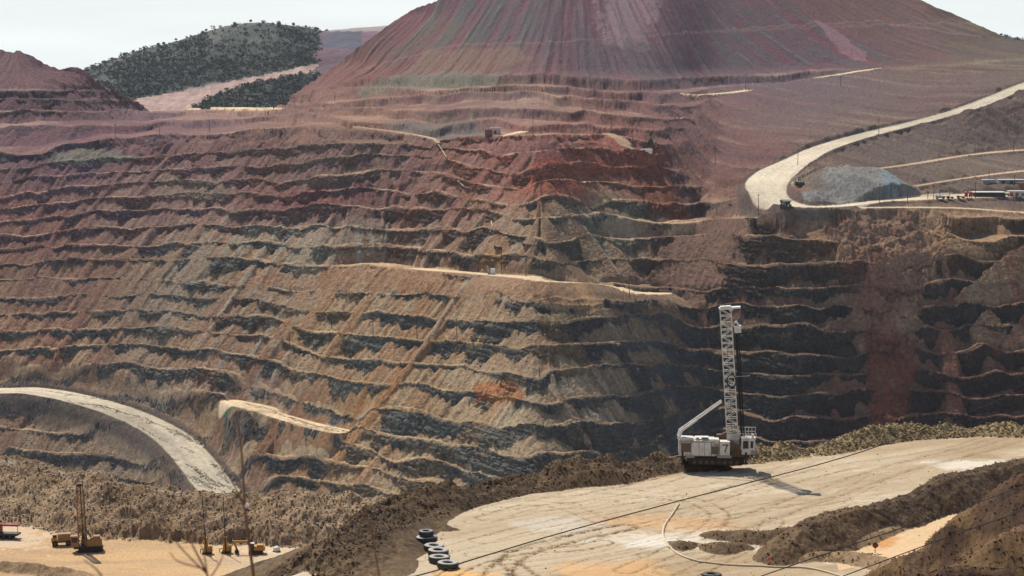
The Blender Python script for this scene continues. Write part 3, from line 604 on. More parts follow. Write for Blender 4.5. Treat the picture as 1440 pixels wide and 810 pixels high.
bm = np.exp(-((FY - yr + 1.5) / 2.0) ** 2) * (0.9 + 0.5 * fbm(0.1, 0, 0, SO)); zl += bm
zl = np.where(FY > yr, zr - 0.7 * np.maximum(0, FY - yr - 2) + 0.1 * rock, zl)
zl = np.where(FU > 560, np.minimum(zl, LOWZ - (FU - 560) * 0.05), zl)
# small bank at the bottom left
dB, _, _, aB = seg(FX, FY, P_([(-80, 800), (0, 802), (50, 804), (105, 812), (140, 830)], LOWZ))
zl = np.maximum(zl, LOWZ + 1.6 - 0.42 * dB + 0.3 * fbm(0.1, 0, 0, SO) + 0.12 * rock)
# overlook hillside under the camera
zn = -1.75 - 0.325 * np.maximum(0, FY - 3) + 0.02 * np.minimum(FY, 60) * fbm(0.3, 0, 0, SO)
zg = np.where(ins, zpad, np.maximum(zpad, zl))
zg = np.maximum(zg, zn)
cls = np.where(ins, 0, np.where(zpad > zl, 1, 2)); cls = np.where(zn >= zg - 1e-6, 3, cls)
padm = ins & (pad0 >= bankin)

ridges = []
def ridge(P, soft=0.45, amp=0.5, smooth=5, asym=None, idn=5, wid=0.0):
    """bank of dumped earth: list of (u, v, crest height, -) placed where its crest shows"""
    global zg, cls, padm
    W_ = smooth_poly(np.array([list(on(u, v, z)[:2]) + [z] for u, v, z in P]), smooth)
    dd, at_, sd, ar = seg(FX, FY, [tuple(p[:2]) for p in W_], attr=[(p[2],) for p in W_])
    s_ = np.where(sd > 0, asym[0], asym[1]) if asym else soft
    zz = at_[0] + amp * (fbm(0.08, 9, 20, SO) * 0.9 + 0.10 * tx(T_fine, FX, FY, 0.2, 4, 4)) - s_ * np.maximum(0, np.sqrt(dd ** 2 + 0.5) - 0.7 - wid)
    new = zz > zg; zg = np.where(new, zz, zg); cls = np.where(new, idn, cls); padm &= ~new
# the big dark bank crossing the bench on the right
ridge([(1094, 764, -64.9), (1129, 739, -63.8), (1200, 715, -63.7), (1263, 700, -63.8), (1355, 667, -63.6), (1434, 648, -63.5), (1600, 613, -63.2)], 0.78, 0.38, idn=4, wid=0.6)
ridge([(1112, 782, -66.4), (1170, 775, -66.1), (1225, 783, -66.2), (1275, 796, -66.3)], 0.5, 0.22, idn=5)
ridge([(1180, 764, -66.3), (1260, 735, -66.2), (1340, 705, -66.1), (1440, 671, -66.0), (1600, 640, -66)], 0.7, 0.12, idn=5)
ridge([(1000, 746, -66.2), (1040, 744, -65.7), (1080, 746, -65.8), (1108, 744, -66.3)], 0.6, 0.25, idn=4)
ridge([(945, 758, -66.5), (958, 757, -65.9), (970, 759, -66.4)], 0.6, 0.2, idn=4)
ridge([(992, 762, -66.4), (1015, 759, -65.6), (1042, 762, -66.3)], 0.6, 0.25, idn=4)
ridge([(905, 652, -65.8), (1010, 650, -66.0)], 0.6, 0.3, idn=4)
ridge([(600, 715, -66.0), (618, 735, -66.2), (640, 742, -66.6)], 0.4, 0.3, idn=1)
# near dump slope in the lower right corner, with a haul path and its bank on the near side
ridge([(1160, 880, -66), (1228, 812, -63.5), (1300, 762, -58.5), (1370, 710, -53.8), (1440, 670, -50.2), (1540, 618, -46), (1700, 560, -42)], amp=0.8, asym=(0.70, 0.55), idn=6, wid=0.8)
floorp = np.where((FU > 1350) & (FY < 226), -56.5 - 0.02 * (FY - 200), -1e3)
nw = floorp > zg; zg = np.where(nw, floorp, zg); cls = np.where(nw, 7, cls); padm &= ~nw
ridge([(1240, 850, -58.2), (1330, 812, -56.6), (1390, 780, -54.6), (1440, 752, -53.0), (1600, 690, -50)], amp=0.6, soft=0.6, idn=6, wid=0.5)
ridge([(1300, 850, -57.0), (1370, 822, -56.2), (1440, 792, -55.4), (1600, 740, -55)], amp=0.15, soft=0.8, idn=6)

# loose rock lying on banks and dumps: individual broken stones, too many to count
# wheel ruts across the drill bench
TR = []
def track(P, w=0.5, dep=0.12, pair=2.6):
    global zg
    W_ = smooth_poly(np.array([on(u, v, PADZ)[:2] for u, v in P]), 8)
    m_ = (FX > W_[:, 0].min() - 8) & (FX < W_[:, 0].max() + 8) & (FY > W_[:, 1].min() - 8) & (FY < W_[:, 1].max() + 8)
    ii = np.nonzero(m_); dd, _, sd, ar = seg(FX[ii], FY[ii], [tuple(p) for p in W_])
    r = np.zeros_like(FX); r[ii] = np.exp(-((dd - pair / 2) / (w * 0.55)) ** 2) * np.clip(0.75 + 0.5 * tx(T_fine, FX[ii], FY[ii], 0.12, 4, 4), 0, 1.3); r *= padm
    zg = zg - dep * r; return r
ra = track([(625, 812), (670, 790), (730, 776), (800, 772), (850, 762)], 0.5) + track([(680, 830), (710, 795), (740, 775), (800, 758), (880, 740)], 0.9, 0.25, 3.2) + track([(715, 790), (740, 808), (780, 830)], 0.7, 0.25)
ra2 = track([(1040, 735), (1130, 705), (1240, 668), (1340, 642), (1440, 615), (1500, 600)], 0.9, 0.1, 5.0) + track([(700, 700), (860, 690), (980, 700), (1080, 676)], 0.7, 0.06, 4) + track([(690, 718), (730, 708), (790, 712), (840, 730)], 0.6, 0.06, 3.2) + track([(1050, 690), (1180, 660), (1320, 640), (1440, 606)], 0.6, 0.06, 4)
ra3 = track([(880, 800), (950, 770), (1000, 740), (1010, 720), (960, 700), (880, 705)], 0.6, 0.08, 3) + track([(905, 830), (980, 800), (1060, 760), (1090, 730)], 0.6, 0.08, 3)
rf = np.zeros_like(FX); rt = np.random.default_rng(21)
for k in range(44):
    u0_, v0_ = rt.uniform(660, 1250), rt.uniform(668, 800); du0 = rt.uniform(60, 200); sl_ = -rt.uniform(0.12, 0.32); cv = rt.uniform(-14, 14)
    if v0_ + sl_ * du0 < 640: continue
    rf += track([(u0_ - du0, v0_ - sl_ * du0 * 0.9), (u0_, v0_ + cv), (u0_ + du0, v0_ + sl_ * du0)], 0.5, 0.04, rt.uniform(2.4, 4.5)) * rt.uniform(0.3, 1)
# colours
def Cc(c): return lin(c)[None, None, :] * np.ones(FX.shape + (1,))
def mixc(A, c, k): k = np.clip(k, 0, 1)[..., None]; return A * (1 - k) + lin(c) * k
ang = math.radians(28); ux, uy = math.cos(ang), math.sin(ang)
al = FX * ux + FY * uy; ac = -FX * uy + FY * ux
strk = tx(T_frac, al * 0.18, ac, 0.12, 3, 1); strk2 = tx(T_fine, al * 0.12, ac, 0.12, 33, 1)
c = Cc((178, 163, 138))
c = mixc(c, (158, 138, 110), 0.35 + 0.35 * strk); c = mixc(c, (206, 194, 174), 0.4 * sstep(0.4, 1.6, fbm(0.5, 60, 3) + 0.4 * strk2))
def uvP(P): return [tuple(on(u, v, PADZ)[:2]) for u, v in P]
def blob(u, v, ru, rv, k=1.0, s=0): return k * np.clip(1 - np.sqrt(((FU - u) / ru) ** 2 + ((PV - v) / rv) ** 2) + 0.35 * fbm(0.25, s, s), 0, 1)
PV = np.interp(FY[:, 0], yv, vv, left=900, right=590)[:, None] * np.ones((1, NG))
c = mixc(c, (206, 164, 108), 0.9 * sstep(0, 0.5, blob(680, 812, 90, 22, 1, 1))); c = mixc(c, (204, 160, 110), 0.6 * sstep(0, 0.5, blob(870, 800, 120, 22, 1, 2)))
c = mixc(c, (196, 150, 100), 0.45 * sstep(0, 0.5, blob(980, 735, 110, 10, 1, 9))); c = mixc(c, (200, 198, 190), 0.4 * sstep(0, 0.6, blob(790, 738, 60, 9, 1, 3)))
c = mixc(c, (206, 208, 204), 0.55 * sstep(0, 0.6, blob(930, 762, 70, 9, 1, 4))); c = mixc(c, (218, 212, 200), 0.6 * sstep(0, 0.6, blob(1380, 655, 60, 7, 1, 5)))
c = mixc(c, (222, 214, 196), 0.6 * sstep(0, 0.6, blob(1290, 800, 150, 12, 1, 6))); c = mixc(c, (214, 206, 190), 0.5 * sstep(0, 0.6, blob(1000, 760, 200, 14, 1, 7)))
c = mixc(c, (118, 92, 62), 0.85 * ra + 0.4 * ra2 + 0.5 * ra3 + 0.42 * rf)
dS, _, _, _ = seg(FX, FY, P_([(1040, 735), (1130, 705), (1240, 668), (1340, 642), (1440, 615)], PADZ)); c = mixc(c, (150, 130, 108), 0.35 * np.exp(-((dS - 2) / 2.2) ** 2) * (1 + 0.4 * strk2))
c = mixc(c, (128, 110, 64), 0.5 * sstep(0.1, 0.5, blob(1385, 645, 30, 5, 1, 8)))
# the strip behind the big bank
strip = inside(FX, FY, P_([(1165, 768), (1180, 762), (1420, 684), (1500, 660), (1500, 700), (1400, 760), (1180, 800)], PADZ)) & padm
cs = mixc(Cc((200, 172, 136)), (188, 132, 78), 0.8 * sstep(0, 0.6, blob(1250, 748, 34, 30, 1, 12))); c = np.where(strip[..., None], cs, c)
c_pad = c
dirt = mixc(mixc(Cc((104, 86, 66)), (74, 61, 50), 0.5 + 0.5 * fbm(0.2, 8, 8)), (132, 112, 86), 0.4 * np.clip(tx(T_fine, FX, FY, 0.2, 8, 8) - 0.3, 0, 1))
rub = mixc(mixc(Cc((152, 128, 102)), (122, 98, 74), 0.5 + 0.4 * fbm(0.25, 5, 5)), (176, 158, 130), 0.5 * np.clip(rock - 0.8, 0, 1))
farub = mixc(Cc((140, 122, 90)), (166, 146, 110), 0.5 + 0.4 * rock)
isr = sstep(1000, 1080, FU)[..., None]
edgec = dirt * (1 - isr) + farub * isr
lowc = mixc(Cc((188, 156, 116)), (166, 140, 110), 0.4 + 0.4 * tx(T_frac, FX * 0.25, FY, 0.1)); lowc = mixc(lowc, (196, 176, 150), 0.8 * sstep(0.6, 1.2, fbm(0.4, 1, 9)) )
lowc = mixc(lowc, (200, 184, 158), sstep(240, 420, FU) * 0.7)
lc = np.where((q > 0.01)[..., None], rub * (1 - sstep(0.78, 0.84, q)[..., None]) + Cc((168, 154, 136)) * sstep(0.78, 0.84, q)[..., None], lowc)
lc = np.where((FY > yr - 3)[..., None], rub * 0.9, lc)
lc = np.where((dB < 3.2)[..., None], rub, lc)
nd = mixc(mixc(Cc((88, 68, 52)), (66, 51, 42), 0.5 + 0.4 * fbm(0.15, 2, 2)), (120, 96, 66), 0.6 * sstep(0.6, 1.3, fbm(0.3, 77, 7)))
F = np.where((cls == 0)[..., None], np.where(padm[..., None], c_pad, edgec), 0)
F = np.where((cls == 1)[..., None], edgec, F); F = np.where((cls == 2)[..., None], lc, F); F = np.where((cls == 3)[..., None], nd * 1.1, F)
F = np.where((cls == 4)[..., None], dirt, F); F = np.where((cls == 5)[..., None], mixc(rub, (150, 130, 100), 0.3 * np.ones_like(FX)), F); F = np.where((cls == 6)[..., None], nd, F); F = np.where((cls == 7)[..., None], Cc((176, 150, 116)), F)
F = np.clip(F * 1.12, 0.004, 0.9).astype(np.float32)
m_fg = ground_mat('bench_gravel', 1.6, 3.5, 0.16, 0.25)
fg = grid_mesh('ground', FX[::-1], FY[::-1], (zg + ZC)[::-1], F[::-1], m_fg, np.where(padm, 0.45, 1.0)[::-1]); tag(fg, 'sandy drill bench with dark earth banks and heaps of dumped rock', None, kind='structure')
def stones(name, n, mask, smin, smax, cols, label, seed):
    rs_ = np.random.default_rng(seed); w_ = mask.astype(float) * np.gradient(ys)[:, None] * FY; w_ = w_.reshape(-1); w_ /= w_.sum()
    k_ = rs_.choice(w_.size, n, p=w_); i_, j_ = k_ // NG, k_ % NG
    sz = smin * (smax / smin) ** (rs_.uniform(0, 1, n) ** 3.2)
    P0 = np.array([(1, 0, -.2), (-.5, .85, -.1), (-.5, -.85, -.15), (.55, .4, .75), (-.6, .1, .65), (.2, -.6, .6)]); Fc = np.array([(0, 1, 3), (1, 4, 3), (1, 2, 4), (2, 5, 4), (2, 0, 5), (0, 3, 5), (3, 4, 5), (0, 2, 1)])
    th = rs_.uniform(0, 6.28, n); co, si = np.cos(th), np.sin(th); v_ = P0[None] * rs_.uniform(0.6, 1.3, (n, 6, 3)) * sz[:, None, None] * 0.5
    vx = v_[..., 0] * co[:, None] - v_[..., 1] * si[:, None]; vy = v_[..., 0] * si[:, None] + v_[..., 1] * co[:, None]; vz = v_[..., 2]
    jx = rs_.uniform(-.3, .3, n)
    V_ = np.stack([vx + (FX[i_, j_] + jx)[:, None], vy + FY[i_, j_][:, None], vz + (zg[i_, j_] + ZC + 0.12 * sz)[:, None]], -1).reshape(-1, 3)
    F_ = (Fc[None] + (np.arange(n) * 6)[:, None, None]).reshape(-1, 3); me = bpy.data.meshes.new(name)
    me.vertices.add(len(V_)); me.vertices.foreach_set('co', V_.astype(np.float32).reshape(-1)); me.loops.add(F_.size); me.loops.foreach_set('vertex_index', F_.astype(np.int32).reshape(-1))
    me.polygons.add(len(F_)); me.polygons.foreach_set('loop_start', np.arange(0, F_.size, 3, dtype=np.int32)); me.update(calc_edges=True)
    ca = me.color_attributes.new('Col', 'FLOAT_COLOR', 'POINT'); cc = np.array([lin(c_) for c_ in cols])[rs_.integers(0, len(cols), n)] * rs_.uniform(0.7, 1.2, (n, 1))
    rg = np.ones((n, 6, 4), np.float32); rg[..., :3] = cc[:, None]; ca.data.foreach_set('color', rg.reshape(-1)); me.materials.append(m_fg)
    o_ = bpy.data.objects.new(name, me); COL.objects.link(o_); tag(o_, label, None, kind='stuff'); return o_
vis = (FU > -60) & (FU < 1500) & (FY > 200)
stones('rubble', 42000, vis & (cls == 2) & (q > 0.0) & (FY < yr + 3), 0.14, 0.8, [(170, 154, 132), (196, 182, 158), (146, 126, 104), (124, 108, 90)], 'loose broken rock on the dumped heaps beside the lower bench', 1)
edm = (cls <= 1) & ~padm & (d < 7)
stones('loose_rock', 16000, vis & edm & (FU > 1000), 0.15, 0.7, [(156, 138, 106), (176, 158, 124), (124, 108, 82)], 'loose yellowish rock along the far edge bank', 2)
stones('broken_rock', 14000, vis & edm & (FU <= 1000), 0.10, 0.55, [(112, 90, 66), (88, 70, 52), (140, 118, 90)], 'brown clods on the dark edge bank', 3)
stones('clods', 14000, vis & ((cls == 4) | (cls == 5)), 0.08, 0.45, [(104, 84, 62), (84, 66, 50), (136, 116, 90)], 'dark clods on the long earth bank across the bench', 4)
stones('slope_rock', 22000, vis & (cls == 6), 0.07, 0.38, [(104, 74, 52), (84, 60, 44), (140, 104, 74)], 'brown clods on the near dump slope', 5)
stones('scattered_stones', 700, vis & padm, 0.10, 0.34, [(150, 134, 112), (110, 96, 78)], 'small stones scattered over the drill bench', 6)
def fgz(x, y):
    u = 720 + x / (y * 0.995) * FPX * cp; j = int(np.clip((u + 260) / GC, 1, NG - 2)); i = int(np.clip(np.searchsorted(ys, y), 1, len(ys) - 1))
    return float(zg[i, j] + ZC)
def fpick(u, v):
    a_, b_ = ray(u, v)
    j = int(np.clip((a_ / 0.995 * FPX * cp + 720 + 260) / GC, 1, NG - 2))
    tz = zg[:, j] / ys; k = np.nonzero(tz[20:] >= b_)[0]; i = 20 + (k[0] if len(k) else 0)
    return Vector((float(FX[i, j]), float(FY[i, j]), float(zg[i, j] + ZC)))
# ------------------------------------------------------------------ hills beyond, woodland, air
def hill(name, top, vbot, D0, D1, colf, mat, label, nx=2.5, rows=60, amp=6.0, seed=0):
    top = np.array(top, float); u_ = np.arange(top[0, 0], top[-1, 0] + nx, nx); tv = np.interp(u_, top[:, 0], top[:, 1]); tv = blur(tv[None], 0, 2)[0]
    f = np.linspace(0, 1, rows)[:, None]; Vh = tv[None] + (vbot - tv[None]) * f; Uh = np.repeat(u_[None], rows, 0)
    Dh = (D0 + (D1 - D0) * f ** 0.8) * np.ones_like(Uh)
    a_, b_ = ray(Uh, Vh); x = a_ * Dh; y = Dh; z = ZC + b_ * Dh
    z = z + amp * sstep(0, 0.2, f) * tx(T_soft, x, y, 3.0, seed * 33, 5) + amp * 0.2 * tx(T_frac, x, y, 1.5, seed * 3, 5)
    c = colf(Uh, Vh, x, y)
    nb_ = 8; bx_ = [x[:1] * (1 + 0.02 * k) for k in range(nb_, 0, -1)]; by_ = [y[:1] * (1 + 0.02 * k) for k in range(nb_, 0, -1)]; bz_ = [z[:1] - 0.35 * y[:1] * 0.02 * k for k in range(nb_, 0, -1)]
    x2 = np.concatenate(bx_ + [x]); y2 = np.concatenate(by_ + [y]); z2 = np.concatenate(bz_ + [z]); c2 = np.concatenate([np.repeat(c[:1], nb_, 0), c])
    o = grid_mesh(name, x2, y2, z2, c2.astype(np.float32), mat); tag(o, label, None, kind='structure')
    return Uh, Vh, x, y, z
m_hill = ground_mat('scrub_hill_soil', 0.05, 0.2, 1.0, 0.25)
def pinside(u, v, P): return inside(u, v, P)
CUT = [(186, 136), (215, 128), (300, 112), (345, 104), (400, 97), (480, 82), (520, 80), (520, 92), (455, 100), (400, 104), (345, 113), (300, 127), (262, 150), (235, 156), (205, 146)]
def c_green(u, v, x, y):
    n = tx(T_frac, x, y, 2.0); c = lin((60, 68, 66)) * (1 + 0.2 * n)[..., None]
    p = sstep(0.2, 1.2, tx(T_frac, x, y, 3.0, 5, 5) + np.where((v < 62) & (u > 290) & (u < 400), 1.0, 0))[..., None]
    c = c * (1 - 0.5 * p) + lin((112, 110, 102)) * 0.5 * p
    k = pinside(u, v, CUT)[..., None]; c = np.where(k, lin((166, 142, 134)) * (1 + 0.12 * tx(T_fine, x * 1.0, y * 0.2, 1.5))[..., None], c)
    k = (v > 142)[..., None] & (~pinside(u, v, CUT))[..., None]; c = np.where(k, lin((168, 140, 120)), c)
    return np.clip(c, 0, 1)
HU, HV, HX, HY, HZ = hill('hill', [(60, 118), (95, 104), (120, 97), (135, 91), (160, 81), (200, 68), (240, 60), (290, 45), (330, 34), (370, 32), (400, 35), (440, 40), (465, 48), (482, 58), (500, 75), (530, 110)], 158, 4000, 3150, c_green, m_hill, 'rounded hill dotted with dark trees behind the mine', amp=5)
def c_dump(u, v, x, y):
    n = tx(T_frac, x, y, 2.0); c = lin((112, 88, 100)) * (1 + 0.15 * n)[..., None]
    k = ((v > 44 - (u - 455) * 0.02) & (u < 508))[..., None]; c = np.where(k & (n > -0.3)[..., None], lin((84, 86, 98)), c)
    k = (v < 44)[..., None]; return np.where(k, lin((150, 140, 140)) * np.ones(u.shape + (1,)), c)
hill('spoil_terrace', [(440, 52), (458, 43), (482, 41), (548, 35.5), (640, 30)], 120, 3900, 3400, c_dump, m_hill, 'distant flat topped purple spoil terrace beyond the mountain flank', amp=2, seed=2)
RU, RV, RXx, RYy, RZz = hill('ridge', [(1350, 60), (1385, 47), (1410, 50), (1440, 56), (1500, 60), (1620, 66)], 100, 3900, 3300, c_green, m_hill, 'far low ridge with scrub beyond the mountain', amp=3, seed=3)

m_leaf = bpy.data.materials.new('dark_scrub_foliage'); m_leaf.use_nodes = True
_b = m_leaf.node_tree.nodes['Principled BSDF']; _b.inputs['Roughness'].default_value = 0.8; _b.inputs['Specular IOR Level'].default_value = 0.1
_n = m_leaf.node_tree.nodes.new('ShaderNodeTexNoise'); _n.inputs['Scale'].default_value = 0.06; _g = m_leaf.node_tree.nodes.new('ShaderNodeNewGeometry')
_r = m_leaf.node_tree.nodes.new('ShaderNodeValToRGB'); _r.color_ramp.elements[0].position = 0.35; _r.color_ramp.elements[1].position = 0.65
_r.color_ramp.elements[0].color = (0.036, 0.056, 0.056, 1); _r.color_ramp.elements[1].color = (0.070, 0.096, 0.086, 1)
m_leaf.node_tree.links.new(_g.outputs['Position'], _n.inputs['Vector']); m_leaf.node_tree.links.new(_n.outputs[0], _r.inputs[0]); m_leaf.node_tree.links.new(_r.outputs[0], _b.inputs['Base Color'])
m_bark = bpy.data.materials.new('grey_bark'); m_bark.use_nodes = True; m_bark.node_tree.nodes['Principled BSDF'].inputs['Base Color'].default_value = (0.09, 0.07, 0.055, 1)
def leaf_cloud(cx, cy, cz, r, n, rs):
    """n leaf-sized quads through an uneven crown volume, as vertex quadruples"""
    d = rs.standard_normal((n, 3)); d /= np.linalg.norm(d, axis=1)[:, None]; rad = r * rs.uniform(0.25, 1, (n, 1)) ** 0.6
    lob = 1 + 0.3 * np.sin(d[:, :1] * 4 + cx) * np.cos(d[:, 1:2] * 5 + cy)
    c = np.array([cx, cy, cz]) + d * rad * lob * np.array([1, 1, 0.75])
    a = rs.standard_normal((n, 3)); a /= np.linalg.norm(a, axis=1)[:, None]; b = np.cross(a, d); b /= np.linalg.norm(b, axis=1)[:, None] + 1e-6
    s_ = r * rs.uniform(0.14, 0.3, (n, 1))
    return np.stack([c - a * s_ - b * s_, c + a * s_ - b * s_ * 0.7, c + a * s_ + b * s_, c - a * s_ * 0.7 + b * s_], 1)
def quads_obj(name, Q, mat, parent=None):
    Q = np.asarray(Q).reshape(-1, 3); me = bpy.data.meshes.new(name); n = len(Q)
    me.vertices.add(n); me.vertices.foreach_set('co', Q.astype(np.float32).reshape(-1)); me.loops.add(n); me.loops.foreach_set('vertex_index', np.arange(n, dtype=np.int32))
    me.polygons.add(n // 4); me.polygons.foreach_set('loop_start', np.arange(0, n, 4, dtype=np.int32)); me.update(calc_edges=True); me.materials.append(mat)
    o = bpy.data.objects.new(name, me); COL.objects.link(o)
    if parent: o.parent = parent
    return o
rs = np.random.default_rng(5)
Q = []
dens = 0.42 + 0.35 * tx(T_frac, HX, HY, 4.0, 9, 2)
dens = np.where((HV < 66 + 0.05 * HU) & (HU > 290) & (HU < 395), 0.12, dens); dens = np.where(HU < 250, dens * 0.7, dens)
dens = np.where(pinside(HU, HV, CUT), 0.0, dens); dens = np.where((HV > 138) & (HU < 265), 0, dens)
dens = np.where(pinside(HU, HV, [(262, 150), (290, 130), (345, 114), (400, 104), (450, 102), (500, 100), (430, 125), (380, 152)]), 0.95, dens)
dens = np.where(pinside(HU, HV, [(150, 100), (260, 62), (480, 55), (480, 80), (340, 102), (190, 132)]), dens + 0.28, dens)
ncell = 0
for i in range(0, HU.shape[0]):
    for j in range(0, HU.shape[1]):
        if HV[i, j] > 153: continue
        n_ = rs.uniform() < dens[i, j] * 1.5
        if n_:
            r_ = 1.6 + 4.2 * rs.uniform() ** 1.8; k1, k2 = rs.uniform(-1, 1, 2) * 4
            Q.append(leaf_cloud(HX[i, j] + k1, HY[i, j] + k2 * 2, HZ[i, j] + r_ * 0.6, r_, 16, rs)); ncell += 1
for i in range(RU.shape[0]):
    for j in range(RU.shape[1]):
        if RV[i, j] < 75 and rs.uniform() < 0.3:
            r_ = rs.uniform(2.0, 4.2); Q.append(leaf_cloud(RXx[i, j], RYy[i, j], RZz[i, j] + r_ * 0.6, r_, 14, rs))
wood = quads_obj('woodland', np.concatenate(Q), m_leaf); tag(wood, 'dark green scrub woodland covering the hill behind the mine', None, kind='stuff')

def make_tree(h=7.0):
    root = bpy.data.objects.new('juniper_tree', None); COL.objects.link(root)
    bm = bmesh.new(); pts = [(0, 0, -1, .32), (0.15, 0, h * .3, .22), (0.0, 0.2, h * .6, .12)]
    def limb(a, b, r0, r1):
        a = Vector(a); b = Vector(b); d_ = (b - a); m_ = Matrix.Translation((a + b) / 2) @ d_.to_track_quat('Z', 'Y').to_matrix().to_4x4()
        bmesh.ops.create_cone(bm, segments=6, radius1=r0, radius2=r1, depth=d_.length, matrix=m_)
    for k in range(2): limb(pts[k][:3], pts[k + 1][:3], pts[k][3], pts[k + 1][3])
    for k in range(5):
        a_ = k * 1.3; limb((0.1, 0, h * .3), (math.cos(a_) * h * .25, math.sin(a_) * h * .25, h * .62), .12, .05)
    me = bpy.data.meshes.new('trunk'); bm.to_mesh(me); bm.free(); me.materials.append(m_bark)
    t_ = bpy.data.objects.new('trunk', me); COL.objects.link(t_); t_.parent = root
    r2 = np.random.default_rng(3); q_ = [leaf_cloud(0, 0, h * .62, h * .40, 90, r2), leaf_cloud(h * .2, 0.3, h * .5, h * .25, 40, r2), leaf_cloud(-h * .22, -0.3, h * .55, h * .22, 40, r2), leaf_cloud(0.2, 0, h * .86, h * .2, 30, r2)]
    c_ = quads_obj('crown', np.concatenate(q_), m_leaf, root); return root
def copy_tree(o, parent=None):
    c_ = o.copy(); COL.objects.link(c_)
    if parent: c_.parent = parent
    for ch in list(o.children): copy_tree(ch, c_)
    return c_
tr0 = make_tree(); first = True
cand = [(122, .2), (131, .1), (146, .3), (157, .1), (176, .2), (187, .1), (203, .2), (222, .1), (231, .2), (247, .1), (262, .3), (284, .1), (291, .2), (303, .1), (331, .2), (352, .1), (371, .2), (392, .1), (412, .2), (431, .1), (447, .2), (459, .1)]
for k, (u_, f_) in enumerate(cand):
    j = int(np.argmin(np.abs(HU[0] - u_))); o = tr0 if first else copy_tree(tr0); first = False
    i = 1 if k % 3 else 0
    o.location = (HX[i, j], HY[i, j], HZ[i, j] - 0.3); o.rotation_euler = (0, 0, k * 1.7); s_ = 0.75 + 0.55 * ((k * 37) % 10) / 10; o.scale = (s_ * 1.1, s_ * 1.1, s_)
    ords = ['first', 'second', 'third', 'fourth', 'fifth', 'sixth', 'seventh', 'eighth', 'ninth', 'tenth', 'eleventh']
    tag(o, 'small dark tree on the hill skyline, ' + (ords[k] + ' from the left end' if k < 11 else ords[21 - k] + ' from the right end'), 'tree', 'trees along the skyline of the hill')
p = pick(915, 209); o = copy_tree(tr0); o.location = p; o.scale = (0.75, 0.75, 1.25); tag(o, 'lone dark tree beside the small white shed above the benches', 'tree')

# air: pale even haze over the whole mine
hz = bpy.data.meshes.new('haze'); bmh = bmesh.new(); bmesh.ops.create_cube(bmh, size=1.0); bmh.to_mesh(hz); bmh.free()
ho = bpy.data.objects.new('haze', hz); COL.objects.link(ho)
zlo = -60.0; zhi = 560.0
ho.location = (0, 2100, (zlo + zhi) / 2); ho.scale = (5200, 5600, zhi - zlo)
mh = bpy.data.materials.new('haze_air'); mh.use_nodes = True; mh.node_tree.nodes.clear()
out = mh.node_tree.nodes.new('ShaderNodeOutputMaterial'); pv = mh.node_tree.nodes.new('ShaderNodeVolumePrincipled')
pv.inputs['Color'].default_value = (0.84, 0.89, 1.0, 1); pv.inputs['Density'].default_value = 0.000016; pv.inputs['Anisotropy'].default_value = 0.2
mh.node_tree.links.new(pv.outputs[0], out.inputs['Volume']); hz.materials.append(mh); tag(ho, 'thin pale blue haze filling the mine', None, kind='stuff')
# ------------------------------------------------------------------ materials for machines and small things
def mat(name, c, rough=0.6, metal=0.0, dirt=None, dk=0.4, sc=1.2):
    m = bpy.data.materials.new(name); m.use_nodes = True; N = m.node_tree.nodes; L = m.node_tree.links; b = N['Principled BSDF']
    b.inputs['Roughness'].default_value = rough; b.inputs['Metallic'].default_value = metal
    n = N.new('ShaderNodeTexNoise'); n.inputs['Scale'].default_value = sc; n.inputs['Detail'].default_value = 6; n.inputs['Roughness'].default_value = 0.7
    g = N.new('ShaderNodeTexCoord'); L.new(g.outputs['Object'], n.inputs['Vector'])
    r = N.new('ShaderNodeValToRGB'); r.color_ramp.elements[0].position = 0.42; r.color_ramp.elements[1].position = 0.68
    c = lin(c); d_ = lin(dirt) if dirt else c * 0.6; k = c * (1 - dk) + d_ * dk
    r.color_ramp.elements[0].color = (*c, 1); r.color_ramp.elements[1].color = (*k, 1)
    L.new(n.outputs[0], r.inputs[0]); L.new(r.outputs[0], b.inputs['Base Color']); return m
